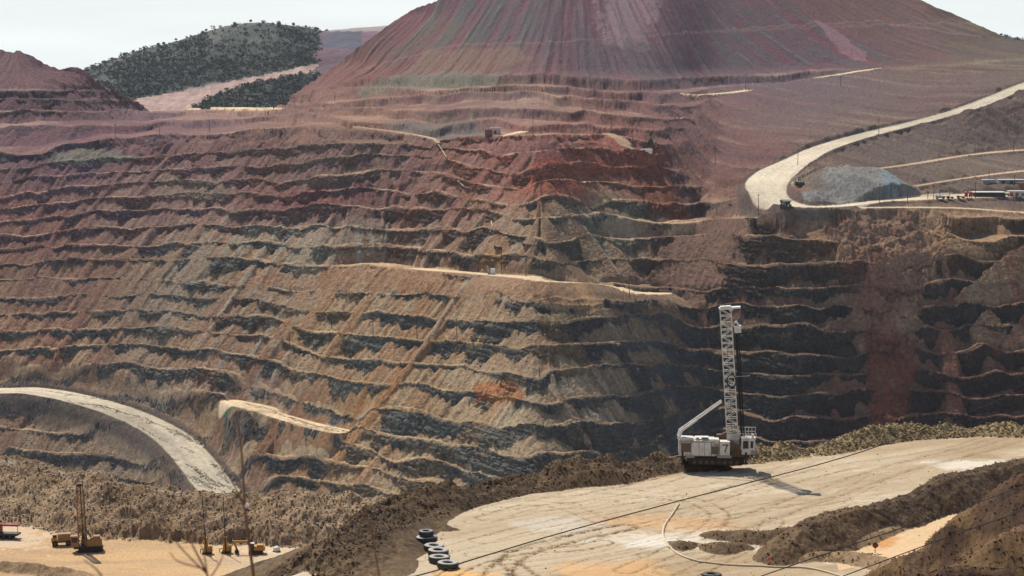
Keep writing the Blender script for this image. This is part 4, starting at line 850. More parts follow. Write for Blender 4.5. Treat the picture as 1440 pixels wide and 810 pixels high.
M = dict(white=mat('weathered_white_paint', (206, 202, 192), 0.6, 0, (136, 102, 76), 0.6), white2=mat('bright_white_paint', (222, 220, 214), 0.55, 0, (156, 132, 108), 0.5),
    dark=mat('dark_greasy_steel', (44, 42, 40), 0.6, 0.3, (78, 66, 54), 0.5), black=mat('black_rubber', (26, 26, 26), 0.8), glass=mat('dark_tinted_glass', (22, 26, 30), 0.15),
    grille=mat('dusty_radiator_grille', (112, 98, 84), 0.8, 0, (70, 60, 50), 0.5, 4), rust=mat('rusty_brown_steel', (104, 82, 64), 0.8, 0, (66, 50, 42), 0.6),
    yellow=mat('dusty_yellow_paint', (178, 130, 56), 0.55, 0, (130, 96, 60), 0.5), tan=mat('dusty_brown_yellow_paint', (158, 120, 78), 0.7, 0, (96, 72, 52), 0.6), red=mat('faded_red_paint', (164, 52, 42), 0.55, 0, (110, 60, 48), 0.5),
    wood=mat('tarred_pole_wood', (66, 54, 46), 0.9), tyre=mat('worn_tyre_rubber', (58, 56, 54), 0.75, 0, (120, 108, 94), 0.5, 1.5), tyretop=mat('dust_covered_tyre_sidewall', (176, 172, 166), 0.75, 0, (96, 92, 86), 0.5, 2.5),
    hose=mat('pale_hose', (206, 190, 160), 0.7), cable=mat('dark_cable', (40, 34, 30), 0.7), stem=mat('dry_brown_stem', (120, 78, 52), 0.9), bud=mat('pale_pink_bud', (232, 206, 200), 0.9),
    roofw=mat('pale_sheet_roof', (214, 208, 198), 0.6), brown=mat('brown_sheet_wall', (104, 70, 56), 0.8), grey=mat('grey_machine_paint', (124, 128, 132), 0.6), teal=mat('grey_blue_paint', (120, 138, 146), 0.6), orange=mat('orange_marker_paint', (214, 92, 40), 0.6), steel=mat('galvanised_steel', (150, 150, 148), 0.5, 0.5), concrete=mat('pinkish_concrete', (206, 178, 170), 0.9))
class MB:
    def __init__(s): s.bm = bmesh.new()
    def box(s, x0, x1, y0, y1, z0, z1, rot=None, bevel=0.0):
        m = Matrix.Translation(((x0 + x1) / 2, (y0 + y1) / 2, (z0 + z1) / 2))
        if rot is not None: m = m @ rot
        m = m @ Matrix.Diagonal((abs(x1 - x0), abs(y1 - y0), abs(z1 - z0), 1))
        r = bmesh.ops.create_cube(s.bm, size=1.0, matrix=m)
        if bevel:
            ed = list({e for v in r['verts'] for e in v.link_edges}); bmesh.ops.bevel(s.bm, geom=ed, offset=bevel, segments=1, affect='EDGES')
        return s
    def bar(s, a, b, r0, r1=None, n=8):
        a = Vector(a); b = Vector(b); d_ = b - a
        if d_.length < 1e-6: return s
        bmesh.ops.create_cone(s.bm, cap_ends=True, segments=n, radius1=r0, radius2=r0 if r1 is None else r1, depth=d_.length, matrix=Matrix.Translation((a + b) / 2) @ d_.to_track_quat('Z', 'Y').to_matrix().to_4x4()); return s
    def path(s, pts, r, n=6):
        for a, b in zip(pts[:-1], pts[1:]): s.bar(a, b, r, r, n)
        return s
    def prism(s, pts, y0, y1):          # outline in x-z pulled along y
        f = [s.bm.verts.new((x, y0, z)) for x, z in pts]; g_ = [s.bm.verts.new((x, y1, z)) for x, z in pts]; n = len(pts)
        s.bm.faces.new(f); s.bm.faces.new(g_[::-1])
        for i in range(n): s.bm.faces.new((f[i], g_[i], g_[(i + 1) % n], f[(i + 1) % n]))
        return s
    def obj(s, name, m, parent=None, bevel=0.0):
        bmesh.ops.recalc_face_normals(s.bm, faces=s.bm.faces)
        me = bpy.data.meshes.new(name); s.bm.to_mesh(me); s.bm.free(); me.materials.append(m)
        o = bpy.data.objects.new(name, me); COL.objects.link(o)
        if parent: o.parent = parent
        return o
def thing(name, label, cat, loc=(0, 0, 0), rz=0.0, group=None):
    o = bpy.data.objects.new(name, None); COL.objects.link(o); o.location = loc; o.rotation_euler = (0, 0, rz); return tag(o, label, cat, group)

# ------------------------------------------------------------------ the big white blast hole drill
p = Vector(on(1006, 660, PADZ)); p.z = fgz(p.x, p.y)
D = thing('blasthole_drill', 'tall white drill rig with a lattice mast and black number 7, on the sandy bench', 'drill rig', p, math.radians(-4))
for sy in (-1, 1):
    y0 = sy * 1.75 - 0.45; y1 = y0 + 0.9
    t = MB().prism([(-4.6, 0.35), (-4.2, 0.02), (4.2, 0.02), (4.7, 0.35), (4.7, 1.0), (4.2, 1.3), (-4.2, 1.3), (-4.6, 1.0)], y0, y1)
    for k in range(30): t.box(-4.3 + k * 0.29, -4.16 + k * 0.29, y0 - 0.05, y1 + 0.05, -0.02, 1.34) if k % 1 == 0 else None
    tr_ = t.obj('crawler_track', M['dark'], D)
    w_ = MB()
    for k in range(8): w_.bar((-3.6 + k * 1.02, y0 - 0.08, 0.5), (-3.6 + k * 1.02, y0 - 0.01, 0.5), 0.34, n=12)
    w_.obj('road_wheels', M['rust'], tr_)
MB().box(-6.0, 5.6, -1.9, 1.9, 1.35, 1.75).box(-5.9, -5.2, -2.3, 2.3, 1.0, 1.4).box(4.6, 5.4, -2.2, 2.2, 1.0, 1.4).obj('chassis', M['rust'], D)
for x in (-5.6, 5.0):
    for y in (-2.3, 2.3):
        MB().bar((x, y, 0.35), (x, y, 2.3), 0.17, n=10).bar((x, y, 0.3), (x, y, 0.42), 0.5, n=12).obj('levelling_jack', M['dark'], D)
house = MB().box(-6.1, -0.2, -2.3, 1.9, 1.55, 4.15).box(-6.25, -6.05, -2.3, 1.9, 1.8, 4.3).box(-0.2, 0.6, -2.0, 1.9, 1.55, 3.7).obj('machinery_house', M['white'], D)
MB().box(-5.85, -4.25, -2.36, -2.28, 2.25, 3.75).obj('radiator_grille', M['grille'], house)
MB().box(-0.75, 0.35, -2.36, -2.28, 1.95, 3.2).obj('radiator_grille', M['grille'], house)
for x0, x1 in ((-4.1, -2.85), (-2.8, -1.95), (-1.9, -0.85)):
    MB().box(x0, x1, -2.375, -2.29, 1.7, 3.9).bar((x1 - 0.15, -2.42, 2.9), (x1 - 0.15, -2.42, 3.2), 0.03).obj('door', M['white2'], house)
MB().box(-6.1, -3.9, -2.1, 0.2, 4.15, 4.6).bar((-5.9, -1.9, 4.5), (-3.9, -1.9, 4.4), 0.3, n=12).box(-3.5, -1.2, -1.6, 1.2, 4.15, 4.4).box(-1.2, 0.5, -2.0, 0.0, 3.7, 4.35).obj('roof_tank', M['white2'], house)
MB().box(-2.4, -1.3, -1.9, -1.0, 4.4, 4.55).box(-3.3, -2.9, -1.8, -1.2, 4.4, 4.53).obj('exhaust_vent', M['dark'], house)
MB().box(-5.0, -3.6, -2.35, -2.0, 1.25, 1.7).obj('step', M['steel'], D); MB().box(0.2, 2.6, -2.4, -2.0, 1.3, 1.75).obj('step', M['steel'], D)
pan = MB().box(0.65, 2.3, -2.4, -0.4, 1.95, 4.05).box(0.6, 2.35, -2.3, -0.3, 1.75, 1.95).obj('side_cabinet', M['white2'], D)
MB().box(0.98, 1.98, -2.43, -2.395, 3.45, 3.62).prism([(1.80, 3.62), (1.98, 3.62), (1.55, 2.3), (1.37, 2.3)], -2.43, -2.395).obj('number_seven', M['black'], pan)
sm = MB()
for x_ in (-4.18, -2.82, -1.92, -0.8): sm.box(x_ - 0.03, x_ + 0.03, -2.33, -2.295, 1.6, 4.0)
sm.box(-6.1, -0.2, -2.33, -2.295, 3.95, 4.01).box(-6.1, 0.6, -2.33, -2.28, 1.5, 1.58).obj('panel_seams', M['dark'], house)
# deck machinery, rusty and white clutter at the mast foot
MB().box(2.4, 4.4, -1.8, -0.9, 1.75, 2.5).box(2.5, 3.0, -2.1, -1.6, 2.5, 4.2).box(3.1, 3.5, -2.0, -1.5, 2.3, 3.6).bar((3.8, -1.9, 1.8), (3.8, -1.9, 3.5), 0.22).box(2.4, 3.4, 0.2, 1.2, 1.75, 4.0).bar((0.7, 0.5, 4.4), (2.2, 0.8, 5.2), 0.35).box(0.2, 1.8, 0.2, 1.4, 4.0, 4.8).obj('winch_and_pumps', M['rust'], D)
# mast, leaning back towards the machinery house
mast = bpy.data.objects.new('mast', None); COL.objects.link(mast); mast.parent = D; mast.location = (3.0, 0, 2.0); mast.rotation_euler = (0, math.radians(-3.8), 0)
H = 24.3; hw_ = 0.92; ch = MB()
for x in (-hw_, hw_):
    for y in (-0.85, 0.85): ch.bar((x, y, 0), (x, y, H), 0.09, n=6)
ch.obj('mast_chords', M['white'], mast)
lt_ = MB(); nb2 = 21
for k in range(nb2 + 1):
    z = k * H / nb2
    for y in (-0.85, 0.85): lt_.bar((-hw_, y, z), (hw_, y, z), 0.06, n=5)
    for x in (-hw_, hw_): lt_.bar((x, -0.85, z), (x, 0.85, z), 0.045, n=5)
    if k < nb2:
        z1 = z + H / nb2
        for y in (-0.85, 0.85): lt_.bar((-hw_ if k % 2 else hw_, y, z), (hw_ if k % 2 else -hw_, y, z1), 0.045, n=5)
        for x in (-hw_, hw_): lt_.bar((x, -0.85 if k % 2 else 0.85, z), (x, 0.85 if k % 2 else -0.85, z1), 0.035, n=5)
lt_.obj('mast_lattice', M['white2'], mast)
MB().box(-0.12, 0.0, -0.1, 0.1, 0.3, H - 0.6).obj('pipe_rack', M['grille'], mast)
MB().box(-1.1, 2.5, -0.9, 0.9, H + 0.0, H + 0.28).box(-0.9, 0.9, -0.7, 0.7, H + 0.28, H + 0.5).bar((0.9, -0.6, H - 0.1), (0.9, 0.6, H - 0.1), 0.35, n=14).obj('crown_platform', M['white2'], mast)
MB().bar((1.55, -0.2, -0.6), (1.55, -0.2, H - 2.6), 0.2, n=10).bar((1.95, 0.2, 1.0), (1.95, 0.2, H - 3.4), 0.12, n=8).obj('drill_hoses', M['black'], mast)
MB().box(1.3, 2.4, -0.6, 0.6, H - 4.1, H - 2.9).bar((1.9, 0, H - 2.95), (1.5, 0, H - 2.2), 0.3).obj('rotary_head', M['white2'], mast)
ring = [(0.3 + 0.75 * math.cos(a_), -1.05, 12.2 + 1.1 * math.sin(a_)) for a_ in np.linspace(2.2, 7.6, 18)]
MB().path(ring, 0.11).obj('looped_hose', M['black'], mast)
MB().bar((-0.8, -1.1, 12.9), (3.4, -1.1, 12.9), 0.06).obj('guide_arm', M['steel'], mast); MB().bar((-0.4, -1.1, 7.2), (3.3, -1.1, 7.2), 0.06).obj('guide_arm', M['steel'], mast)
MB().box(-0.9, 1.0, -0.95, -0.87, 0.2, 3.2).obj('mast_foot_plate', M['white'], mast)
MB().bar((-6.3, -1.4, 4.3), (-5.6, -1.4, 6.1), 0.22, n=8).bar((-6.0, -1.4, 5.5), (-3.2, -1.4, 7.6), 0.19, n=8).bar((-3.2, -1.4, 7.6), (0.9, -1.0, 10.6), 0.12, n=8).bar((-6.0, 1.2, 5.5), (0.9, 0.8, 10.6), 0.15, n=8).bar((-6.3, 1.2, 4.3), (-6.0, 1.2, 5.5), 0.25).obj('mast_brace', M['white2'], D)
cab = MB().box(4.3, 6.5, -2.1, -1.9, 1.9, 4.5).box(4.3, 6.6, -2.1, 0.3, 4.4, 4.65).box(5.8, 6.5, -2.1, 0.3, 1.9, 2.6).box(6.4, 6.55, -2.1, 0.3, 1.9, 4.4).box(4.3, 4.45, -2.0, 0.3, 1.9, 4.4).box(5.9, 6.3, -1.9, -1.3, 4.65, 5.3).obj('cab', M['white2'], D)
MB().box(4.5, 5.4, -2.14, -2.095, 2.9, 4.2).box(5.75, 6.2, -2.14, -2.095, 3.0, 4.2).box(6.55, 6.58, -1.8, 0.1, 2.9, 4.2).obj('window', M['glass'], cab)
rl = MB()
for x in np.linspace(3.9, 6.7, 6): rl.bar((x, 1.6, 4.5), (x, 1.6, 5.9), 0.05, n=5)
for z in (5.2, 5.9): rl.bar((3.9, 1.6, z), (6.7, 1.6, z), 0.05, n=5)
rl.obj('railing', M['white2'], D); rl = MB()
for x in np.linspace(3.9, 6.7, 6): rl.bar((x, -2.2, 4.6), (x, -2.2, 5.5), 0.03, n=5)
for z in (5.0, 5.5): rl.bar((3.9, -2.2, z), (6.7, -2.2, z), 0.03, n=5)
rl.obj('railing', M['white2'], D)
MB().bar((5.9, -2.3, 0.4), (8.3, -2.3, 0.45), 0.05).bar((5.9, -2.3, 0.4), (5.4, -2.1, 1.0), 0.06).obj('tow_bar', M['steel'], D)
MB().path([(6.6, -1.6, 3.0), (7.3, -1.6, 2.6), (7.4, -1.6, 1.7), (6.6, -1.6, 0.9), (6.0, -1.6, 0.8)], 0.04).obj('hand_ladder', M['steel'], D)
MB().bar((-6.0, -1.5, 1.5), (-7.8, -1.5, 1.1), 0.04).bar((-7.8, -1.5, 1.1), (-7.9, -1.5, 0.1), 0.04).obj('cable_guide', M['steel'], D)

# ------------------------------------------------------------------ smaller machines on the lower bench
def wheels(D_, xs, y, r, w, rim=True):
    for x in xs:
        for sy in (-1, 1):
            o = MB().bar((x, sy * y - w / 2, r), (x, sy * y + w / 2, r), r, n=16).obj('wheel', M['black'], D_)
            if rim: MB().bar((x, sy * (y + w / 2) - 0.02, r), (x, sy * (y + w / 2) + 0.02, r), r * 0.5, n=12).obj('rim', M['rust'], o)
def low(u, v): q_ = Vector(on(u, v, LOWZ)); q_.z = fgz(q_.x, q_.y); return q_
K = 0.155 * 1.0     # metres per photograph unit down there
D2 = thing('rotary_drill', 'dusty brown drill rig with a dark upright mast on the orange lower bench', 'drill rig', low(124, 774), math.radians(8))
for sy in (-1, 1): MB().prism([(-2.2, 0.25), (-1.9, 0.02), (2.0, 0.02), (2.4, 0.3), (2.3, 0.75), (-2.0, 0.8)], sy * 1.2 - 0.3, sy * 1.2 + 0.3).obj('crawler_track', M['dark'], D2)
MB().box(-3.0, 3.0, -1.3, 1.3, 0.8, 1.3).box(2.3, 3.2, -1.4, 1.4, 0.3, 1.0).obj('chassis', M['dark'], D2)
MB().box(-0.2, 3.0, -1.2, 1.2, 1.3, 2.9).box(1.2, 2.6, -1.0, 0.6, 2.9, 3.5).bar((2.2, -0.9, 3.2), (0.6, -0.9, 3.0), 0.3).obj('engine_housing', M['tan'], D2)
c2_ = MB().box(-3.6, -1.9, -1.3, 0.3, 1.2, 3.5).box(-3.7, -1.8, -1.4, 0.4, 3.5, 3.7).obj('cab', M['tan'], D2); MB().box(-3.4, -2.2, -1.34, -1.29, 2.3, 3.3).obj('window', M['glass'], c2_)
m2 = bpy.data.objects.new('mast', None); COL.objects.link(m2); m2.parent = D2; m2.location = (-1.1, -0.6, 0.8); m2.rotation_euler = (0, math.radians(-1.5), 0)
q = MB()
for x in (-0.85, 0.7):
    for y in (-0.4, 0.4): q.bar((x, y, 0), (x * 0.85, y, 14.2), 0.12, n=6)
q.obj('mast_chords', M['tan'], m2)
q = MB()
for k in range(16):
    z = k * 0.88
    for y in (-0.4, 0.4): q.bar((-0.8, y, z), (0.65, y, z + 0.88 * (k % 2)), 0.06, n=5).bar((-0.78, y, z + 0.88), (0.65, y, z + 0.1), 0.05, n=5)
q.obj('mast_lattice', M['tan'], m2)
MB().bar((0.15, -0.1, 0.3), (0.12, -0.1, 14.5), 0.13).box(-0.9, -0.3, -0.4, 0.4, 12.6, 13.0).box(-0.6, 0.7, -0.5, 0.5, 13.9, 14.5).bar((0.9, 0, 1), (0.85, 0, 13.0), 0.07).obj('drill_string', M['dark'], m2)
MB().bar((0.8, -0.4, 3.0), (-0.9, -0.4, 6.0), 0.12).prism([(-1.5, 1.2), (0.3, 1.2), (-0.4, 4.6), (-1.2, 4.6)], -0.75, -0.5).obj('mast_brace', M['dark'], D2)
ST = thing('service_truck', 'dusty yellow service truck parked left of the brown drill rig', 'truck', low(87, 766), math.radians(14))
wheels(ST, (-1.5, 1.4), 0.95, 0.62, 0.5)
MB().box(-2.2, 2.0, -0.7, 0.7, 0.7, 1.0).obj('chassis', M['dark'], ST); MB().box(-0.9, 2.2, -1.1, 1.1, 1.0, 2.7, bevel=0.15).obj('body', M['tan'], ST)
c_ = MB().box(-2.3, -1.0, -1.0, 1.0, 1.0, 1.9).box(-2.0, -1.0, -0.95, 0.95, 1.9, 2.6).obj('cab', M['yellow'], ST); MB().box(-1.9, -1.2, -1.0, -0.94, 1.95, 2.5).obj('window', M['glass'], c_)
CT = thing('crane_truck', 'red boom truck cut off by the left edge of the picture', 'truck', low(8, 757), math.radians(-6))
wheels(CT, (-4.6, -1.4, 0.0, 1.5), 1.0, 0.5, 0.4)
MB().box(-5.6, 3.2, -1.2, 1.2, 0.9, 1.3).obj('flatbed', M['dark'], CT)
c_ = MB().box(-5.8, -3.7, -1.15, 1.15, 1.3, 3.0).obj('cab', M['red'], CT); MB().box(-5.4, -4.2, -1.19, -1.14, 2.1, 2.8).obj('window', M['glass'], c_)
MB().box(-3.0, -1.0, -1.0, 1.0, 1.3, 2.6).box(-2.4, -1.0, -0.5, 0.5, 2.6, 3.4).obj('crane_turret', M['red'], CT)
MB().box(-1.6, 3.0, -0.3, 0.3, 2.85, 3.3).bar((2.8, 0, 2.9), (2.8, 0, 1.3), 0.07).obj('boom', M['red'], CT)
EX = thing('excavator', 'yellow excavator with its arm reaching down beside two thin drill masts', 'excavator', low(360, 779), math.radians(6))
for sy in (-1, 1): MB().prism([(-1.6, 0.25), (-1.3, 0.02), (1.3, 0.02), (1.6, 0.25), (1.5, 0.65), (-1.5, 0.65)], sy * 0.95 - 0.25, sy * 0.95 + 0.25).obj('crawler_track', M['dark'], EX)
MB().box(-0.5, 2.0, -1.1, 1.1, 0.75, 1.7, bevel=0.12).box(0.2, 1.6, -0.8, 0.8, 1.7, 2.0).box(-0.9, 0.9, -0.7, 0.7, 0.6, 0.8).obj('body', M['yellow'], EX)
c_ = MB().box(-1.3, -0.4, -1.1, -0.2, 0.8, 2.4).obj('cab', M['dark'], EX); MB().box(-1.25, -0.5, -1.14, -1.09, 1.4, 2.3).obj('window', M['glass'], c_); MB().box(-1.4, -0.3, -1.2, -0.1, 2.4, 2.52).obj('cab_roof', M['white2'], c_)
MB().prism([(-1.0, 1.1), (-1.0, 1.6), (-1.6, 2.9), (-4.9, 2.95), (-4.9, 2.5), (-2.0, 2.45)], -0.2, 0.2).obj('boom', M['yellow'], EX)
MB().prism([(-5.1, 3.0), (-4.5, 2.9), (-3.9, 0.9), (-4.3, 0.9)], -0.15, 0.15).obj('arm', M['yellow'], EX); MB().prism([(-4.4, 1.0), (-3.9, 1.0), (-3.6, 0.3), (-4.2, 0.02), (-4.7, 0.4)], -0.45, 0.45).obj('bucket', M['dark'], EX)
def jumbo(u, v, h, lean, lab, arm):
    J = thing('anchor_drill', lab, 'drill rig', low(u, v)); 
    for sy in (-1, 1): MB().prism([(-1.0, 0.2), (-0.8, 0.02), (0.9, 0.02), (1.1, 0.2), (1.0, 0.5), (-0.9, 0.5)], sy * 0.7 - 0.18, sy * 0.7 + 0.18).obj('crawler_track', M['dark'], J)
    MB().prism([(-0.6, 0.5), (0.9, 0.5), (0.7, 1.3), (0.25, 1.5), (0.05, 3.6), (-0.35, 3.6), (-0.6, 1.4)], -0.6, 0.6).box(0.6, 1.2, -0.4, 0.4, 0.5, 1.8).obj('body', M['yellow'], J)
    q = MB().bar((0, -0.65, 0.3), (lean, -0.65, h), 0.12, 0.09)
    q.bar((lean * .2, -0.65, 2.5), (lean * .2 - 0.05, -0.65, 5.2), 0.15)
    if arm: q.box(lean * .66 - 0.5, lean * .66 + 0.5, -0.8, -0.5, h * .66, h * .66 + 0.25)
    q.obj('mast', M['dark'], J); MB().bar((-1.4, 0, 0.1), (-1.4, 0, 1.0), 0.1).bar((-1.4, 0, 0.9), (-0.5, 0, 1.0), 0.08).obj('levelling_jack', M['rust'], J)
jumbo(291, 779, 12.6, -0.75, 'small yellow drill with a thin mast carrying a cross piece', True)
jumbo(318, 778, 12.8, -0.35, 'small yellow drill with a thin plain mast nearest the excavator', False)
t = thing('water_tank', 'small white rounded tank right of the yellow excavator', 'tank', low(389, 776)); 
MB().bar((0, 0, 0.15), (0, 0, 0.9), 0.75, 0.7, 14).bar((0, 0, 0.9), (0, 0, 1.15), 0.7, 0.35, 14).obj('shell', M['white2'], t); MB().box(-0.8, 0.8, -0.6, 0.6, 0.0, 0.16).obj('skid', M['dark'], t)

# ------------------------------------------------------------------ scrap tyres in a row along the bank
def make_tyre(R_=1.42, h=0.86):
    root = bpy.data.objects.new('scrap_tyre', None); COL.objects.link(root); n = 40
    def lathe(prof, name, m):
        bm = bmesh.new(); rings = [[bm.verts.new((r * math.cos(2 * math.pi * i / n), r * math.sin(2 * math.pi * i / n), z)) for i in range(n)] for r, z in prof]
        for a_, b_ in zip(rings[:-1], rings[1:]):
            for i in range(n): bm.faces.new((a_[i], a_[(i + 1) % n], b_[(i + 1) % n], b_[i]))
        bmesh.ops.recalc_face_normals(bm, faces=bm.faces); me = bpy.data.meshes.new(name); bm.to_mesh(me); bm.free(); me.materials.append(m)
        o = bpy.data.objects.new(name, me); COL.objects.link(o); o.parent = root; return o
    r = R_; ri = R_ * 0.5
    lathe([(ri, 0.12 * h), (ri * 1.1, 0), (r * 0.88, 0.02), (r * 0.98, 0.12 * h), (r, 0.3 * h), (r, 0.7 * h), (r * 0.975, 0.9 * h)], 'tread', M['tyre'])
    lathe([(r * 0.975, 0.9 * h), (r * 0.9, 0.985 * h), (r * 0.75, h), (ri * 1.15, 0.97 * h), (ri, 0.86 * h)], 'sidewall', M['tyretop'])
    lathe([(ri, 0.86 * h), (ri * 1.02, 0.6 * h), (r * 0.8, 0.5 * h), (ri * 1.02, 0.35 * h), (ri, 0.12 * h)], 'bead', M['tyre'])
    lg = MB()
    for i in range(36):
        a_ = 2 * math.pi * i / 36; rot = Matrix.Rotation(a_, 4, 'Z') @ Matrix.Rotation(0.35, 4, 'X'); cx, cy = r * 1.0 * math.cos(a_), r * 1.0 * math.sin(a_)
        lg.box(cx - 0.06, cx + 0.06, cy - 0.07, cy + 0.07, 0.18 * h, 0.82 * h, rot=rot)
    lg.obj('tread_lugs', M['tyre'], root); return root
ty0 = make_tyre(); used = False
TY = [(600, 765.5, 1.5, 1.0, 'black tyre lying under a smaller one at the far end of the tyre row'), (610, 774.5, 1.38, 1.0, 'pale topped tyre second from the far end of the tyre row'), (616, 781.5, 1.42, 1.0, 'pale topped tyre in the middle of the tyre row'),
      (617.5, 791, 1.42, 1.0, 'pale topped tyre between the middle and the nearest of the tyre row'), (629.5, 799, 1.42, 0.95, 'nearest tyre of the row, touched by the thin cable'), (1001, 811, 1.3, 0.9, 'single dark tyre lying alone at the bottom edge of the bench')]
for u_, v_, R_, hh, lab in TY:
    q_ = Vector(on(u_, v_, PADZ)); q_.z = fgz(q_.x, q_.y) + 0.02; o = ty0 if not used else copy_tree(ty0); used = True
    o.location = q_; o.scale = (R_ / 1.42, R_ / 1.42, hh); o.rotation_euler = (0.02, 0.03, u_); tag(o, lab, 'tyre', 'scrap haul truck tyres')
    if u_ == 600: zt_ = q_.copy()
o = copy_tree(ty0); o.location = (zt_.x - 0.05, zt_.y, zt_.z + 0.88); o.scale = (0.72, 0.72, 0.95); o.rotation_euler = (0, 0, 1); tag(o, 'small tyre stacked on top of a wider black tyre', 'tyre', 'scrap haul truck tyres')
for ch_ in o.children:
    if ch_.name.startswith('sidewall'): ch_.data = ch_.data.copy(); ch_.data.materials[0] = M['grey']
tyr1 = [o_ for o_ in COL.objects if o_.get('label', '').startswith('single dark tyre')][0]
for ch_ in tyr1.children:
    if ch_.name.startswith('sidewall'): ch_.data = ch_.data.copy(); ch_.data.materials[0] = M['tyre']

def gpath(P, off, r, name, m, lab, cat, n=6):
    P = smooth_poly(P, 8); pts = []
    for u_, v_ in P:
        q_ = Vector(on(u_, v_, PADZ)); q_.z = fgz(q_.x, q_.y) + off; pts.append(q_)
    o = MB().path(pts, r, n).obj(name, m); tag(o, lab, cat); return o
gpath([(955, 709), (946, 722), (935, 738), (933, 755), (945, 772), (970, 785), (1020, 792), (1080, 796), (1140, 799), (1190, 812), (1230, 830)], 0.12, 0.15, 'water_hose', M['hose'], 'pale hose curving in a hook across the sandy bench', 'hose')
q_ = Vector(on(1082, 793, PADZ)); q_.z = fgz(q_.x, q_.y)
mk = thing('marker_stake', 'small orange marker stake beside the hose at the end of the dark bank', 'marker', q_); MB().bar((0, 0, 0), (0, 0, 1.0), 0.06).bar((-0.5, 0, 0.1), (0.4, 0, 0.5), 0.05).obj('stake', M['orange'], mk); MB().box(-0.25, 0.25, -0.03, 0.03, 0.6, 0.95).obj('flag', M['orange'], mk)
q_ = fpick(1231, 778)
sg = thing('round_sign', 'round dark sign on a short post by the orange ground strip', 'sign', q_); MB().bar((0, 0, -0.2), (0, 0, 1.0), 0.05).obj('post', M['wood'], sg); MB().bar((0, -0.08, 1.15), (0, -0.03, 1.15), 0.42, n=20).obj('sign_plate', M['brown'], sg)

# ------------------------------------------------------------------ cables hanging across the view from poles outside it
def cable(pts, r, lab):
    P = [Vector(at(u_, v_, Y_)) for u_, v_, Y_ in pts]; a_, b_, c_ = P[0], P[len(P) // 2], P[-1]; out_ = []
    P2 = smooth_poly([tuple(v_) for v_ in P], 12); o = MB().path([Vector(v_) for v_ in P2], r, 5).obj('overhead_cable', M['cable']); tag(o, lab, 'cable', 'overhead cables'); return o
cable([(480, 834, 150), (600, 806, 158), (780, 752, 172), (960, 703, 186), (1180, 645, 204), (1300, 603, 215), (1440, 548, 228), (1560, 495, 240)], 0.055, 'long dark overhead cable crossing from the tyres past the drill rig')
cable([(1000, 834, 120), (1068, 811, 124), (1210, 762, 132), (1360, 712, 140), (1440, 682, 146), (1560, 630, 154)], 0.035, 'dark overhead cable crossing the round sign strip')
cable([(1120, 834, 110), (1186, 810, 113), (1320, 760, 120), (1440, 717, 126), (1560, 668, 133)], 0.032, 'dark overhead cable lowest across the near dump slope')

# ------------------------------------------------------------------ utility poles on the benches
def make_pole():
    root = bpy.data.objects.new('utility_pole', None); COL.objects.link(root)
    MB().bar((0, 0, -2.0), (0, 0, 15), 0.30, 0.2, 7).obj('post', M['wood'], root)
    MB().box(-1.2, 1.2, -0.12, 0.12, 13.6, 13.85).bar((-1.0, 0, 13.85), (-1.0, 0, 14.2), 0.09).bar((1.0, 0, 13.85), (1.0, 0, 14.2), 0.09).obj('crossarm', M['wood'], root); return root
PO = [(467, 462, 440, 'utility pole left on the pale ledge path, first of three'), (525, 471, 442, 'utility pole on the pale ledge path where it narrows'), (408, 488, 467, 'short utility pole leftmost below the pale ledge path'),
 (586, 476, 450, 'utility pole beside the small rock spill in mid wall'), (643, 480, 447, 'utility pole on the narrow ledge right of the rock spill'), (759, 530, 499, 'utility pole low on the wall left of the nose'),
 (833, 455, 427, 'utility pole at the foot of the ramp from the pale pad'), (886, 418, 390, 'utility pole near the right tip of the pale pad'), (741, 389, 358, 'utility pole on the pale pad right of the substation'),
 (706, 385, 354, 'utility pole directly beside the small substation on the pad'), (673, 383, 361, 'utility pole just left of the substation on the pad'), (659, 382, 361, 'second utility pole left of the substation on the pad'),
 (204, 538, 518, 'utility pole above the lower left haul road'), (860, 188, 165, 'utility pole at the top of the pale dirt ramp'), (890, 206, 185, 'utility pole beside the pale dirt ramp above the red rock'),
 (750, 190, 165, 'utility pole on the upper bench left of the pale dirt ramp'), (1006, 233, 208, 'utility pole on the dark slope left of the road bend'), (1236, 192, 168, 'utility pole beside the upper haul road, farthest up'),
 (1123, 232, 203, 'utility pole at the edge of the haul road above its bend'), (1067, 302, 272, 'utility pole standing before the bend of the haul road'), (1238, 289, 259, 'utility pole in front of the grey waste heap'),
 (1276, 284, 267, 'utility pole at the right foot of the grey waste heap'), (1305, 280, 262, 'utility pole on the yard entrance, leftmost of three'), (1313, 281, 261, 'utility pole on the yard entrance, middle of three'), (1323, 276, 260, 'utility pole behind the small grey tanker in the yard'),
 (1335, 284, 265, 'utility pole at the front edge of the yard'), (1372, 280, 258, 'utility pole at the left end of the long white roof'), (1391, 256, 240, 'utility pole on the slope behind the long white roof'), (1427, 262, 245, 'utility pole behind the yard near the right edge'),
 (295, 185, 168, 'utility pole on the top crest below the valley gap'), (226, 192, 177, 'utility pole on the top crest right of the green patch'), (161, 195, 174, 'utility pole on the top crest above the green patch'), (385, 157, 143, 'utility pole at the right side of the valley gap'),
 (398, 155, 138, 'tall utility pole at the foot of the mountain flank'), (415, 152, 137, 'utility pole third along the foot of the mountain flank'), (472, 143, 130, 'utility pole farthest along the foot of the mountain flank'),
 (1049, 128, 104, 'utility pole on the terrace under the striped mountain'), (1426, 214, 197, 'utility pole on the dirt track at the upper right edge'), (1182, 122, 108, 'faint utility pole below the mountain right of centre')]
pole0 = make_pole(); used = False
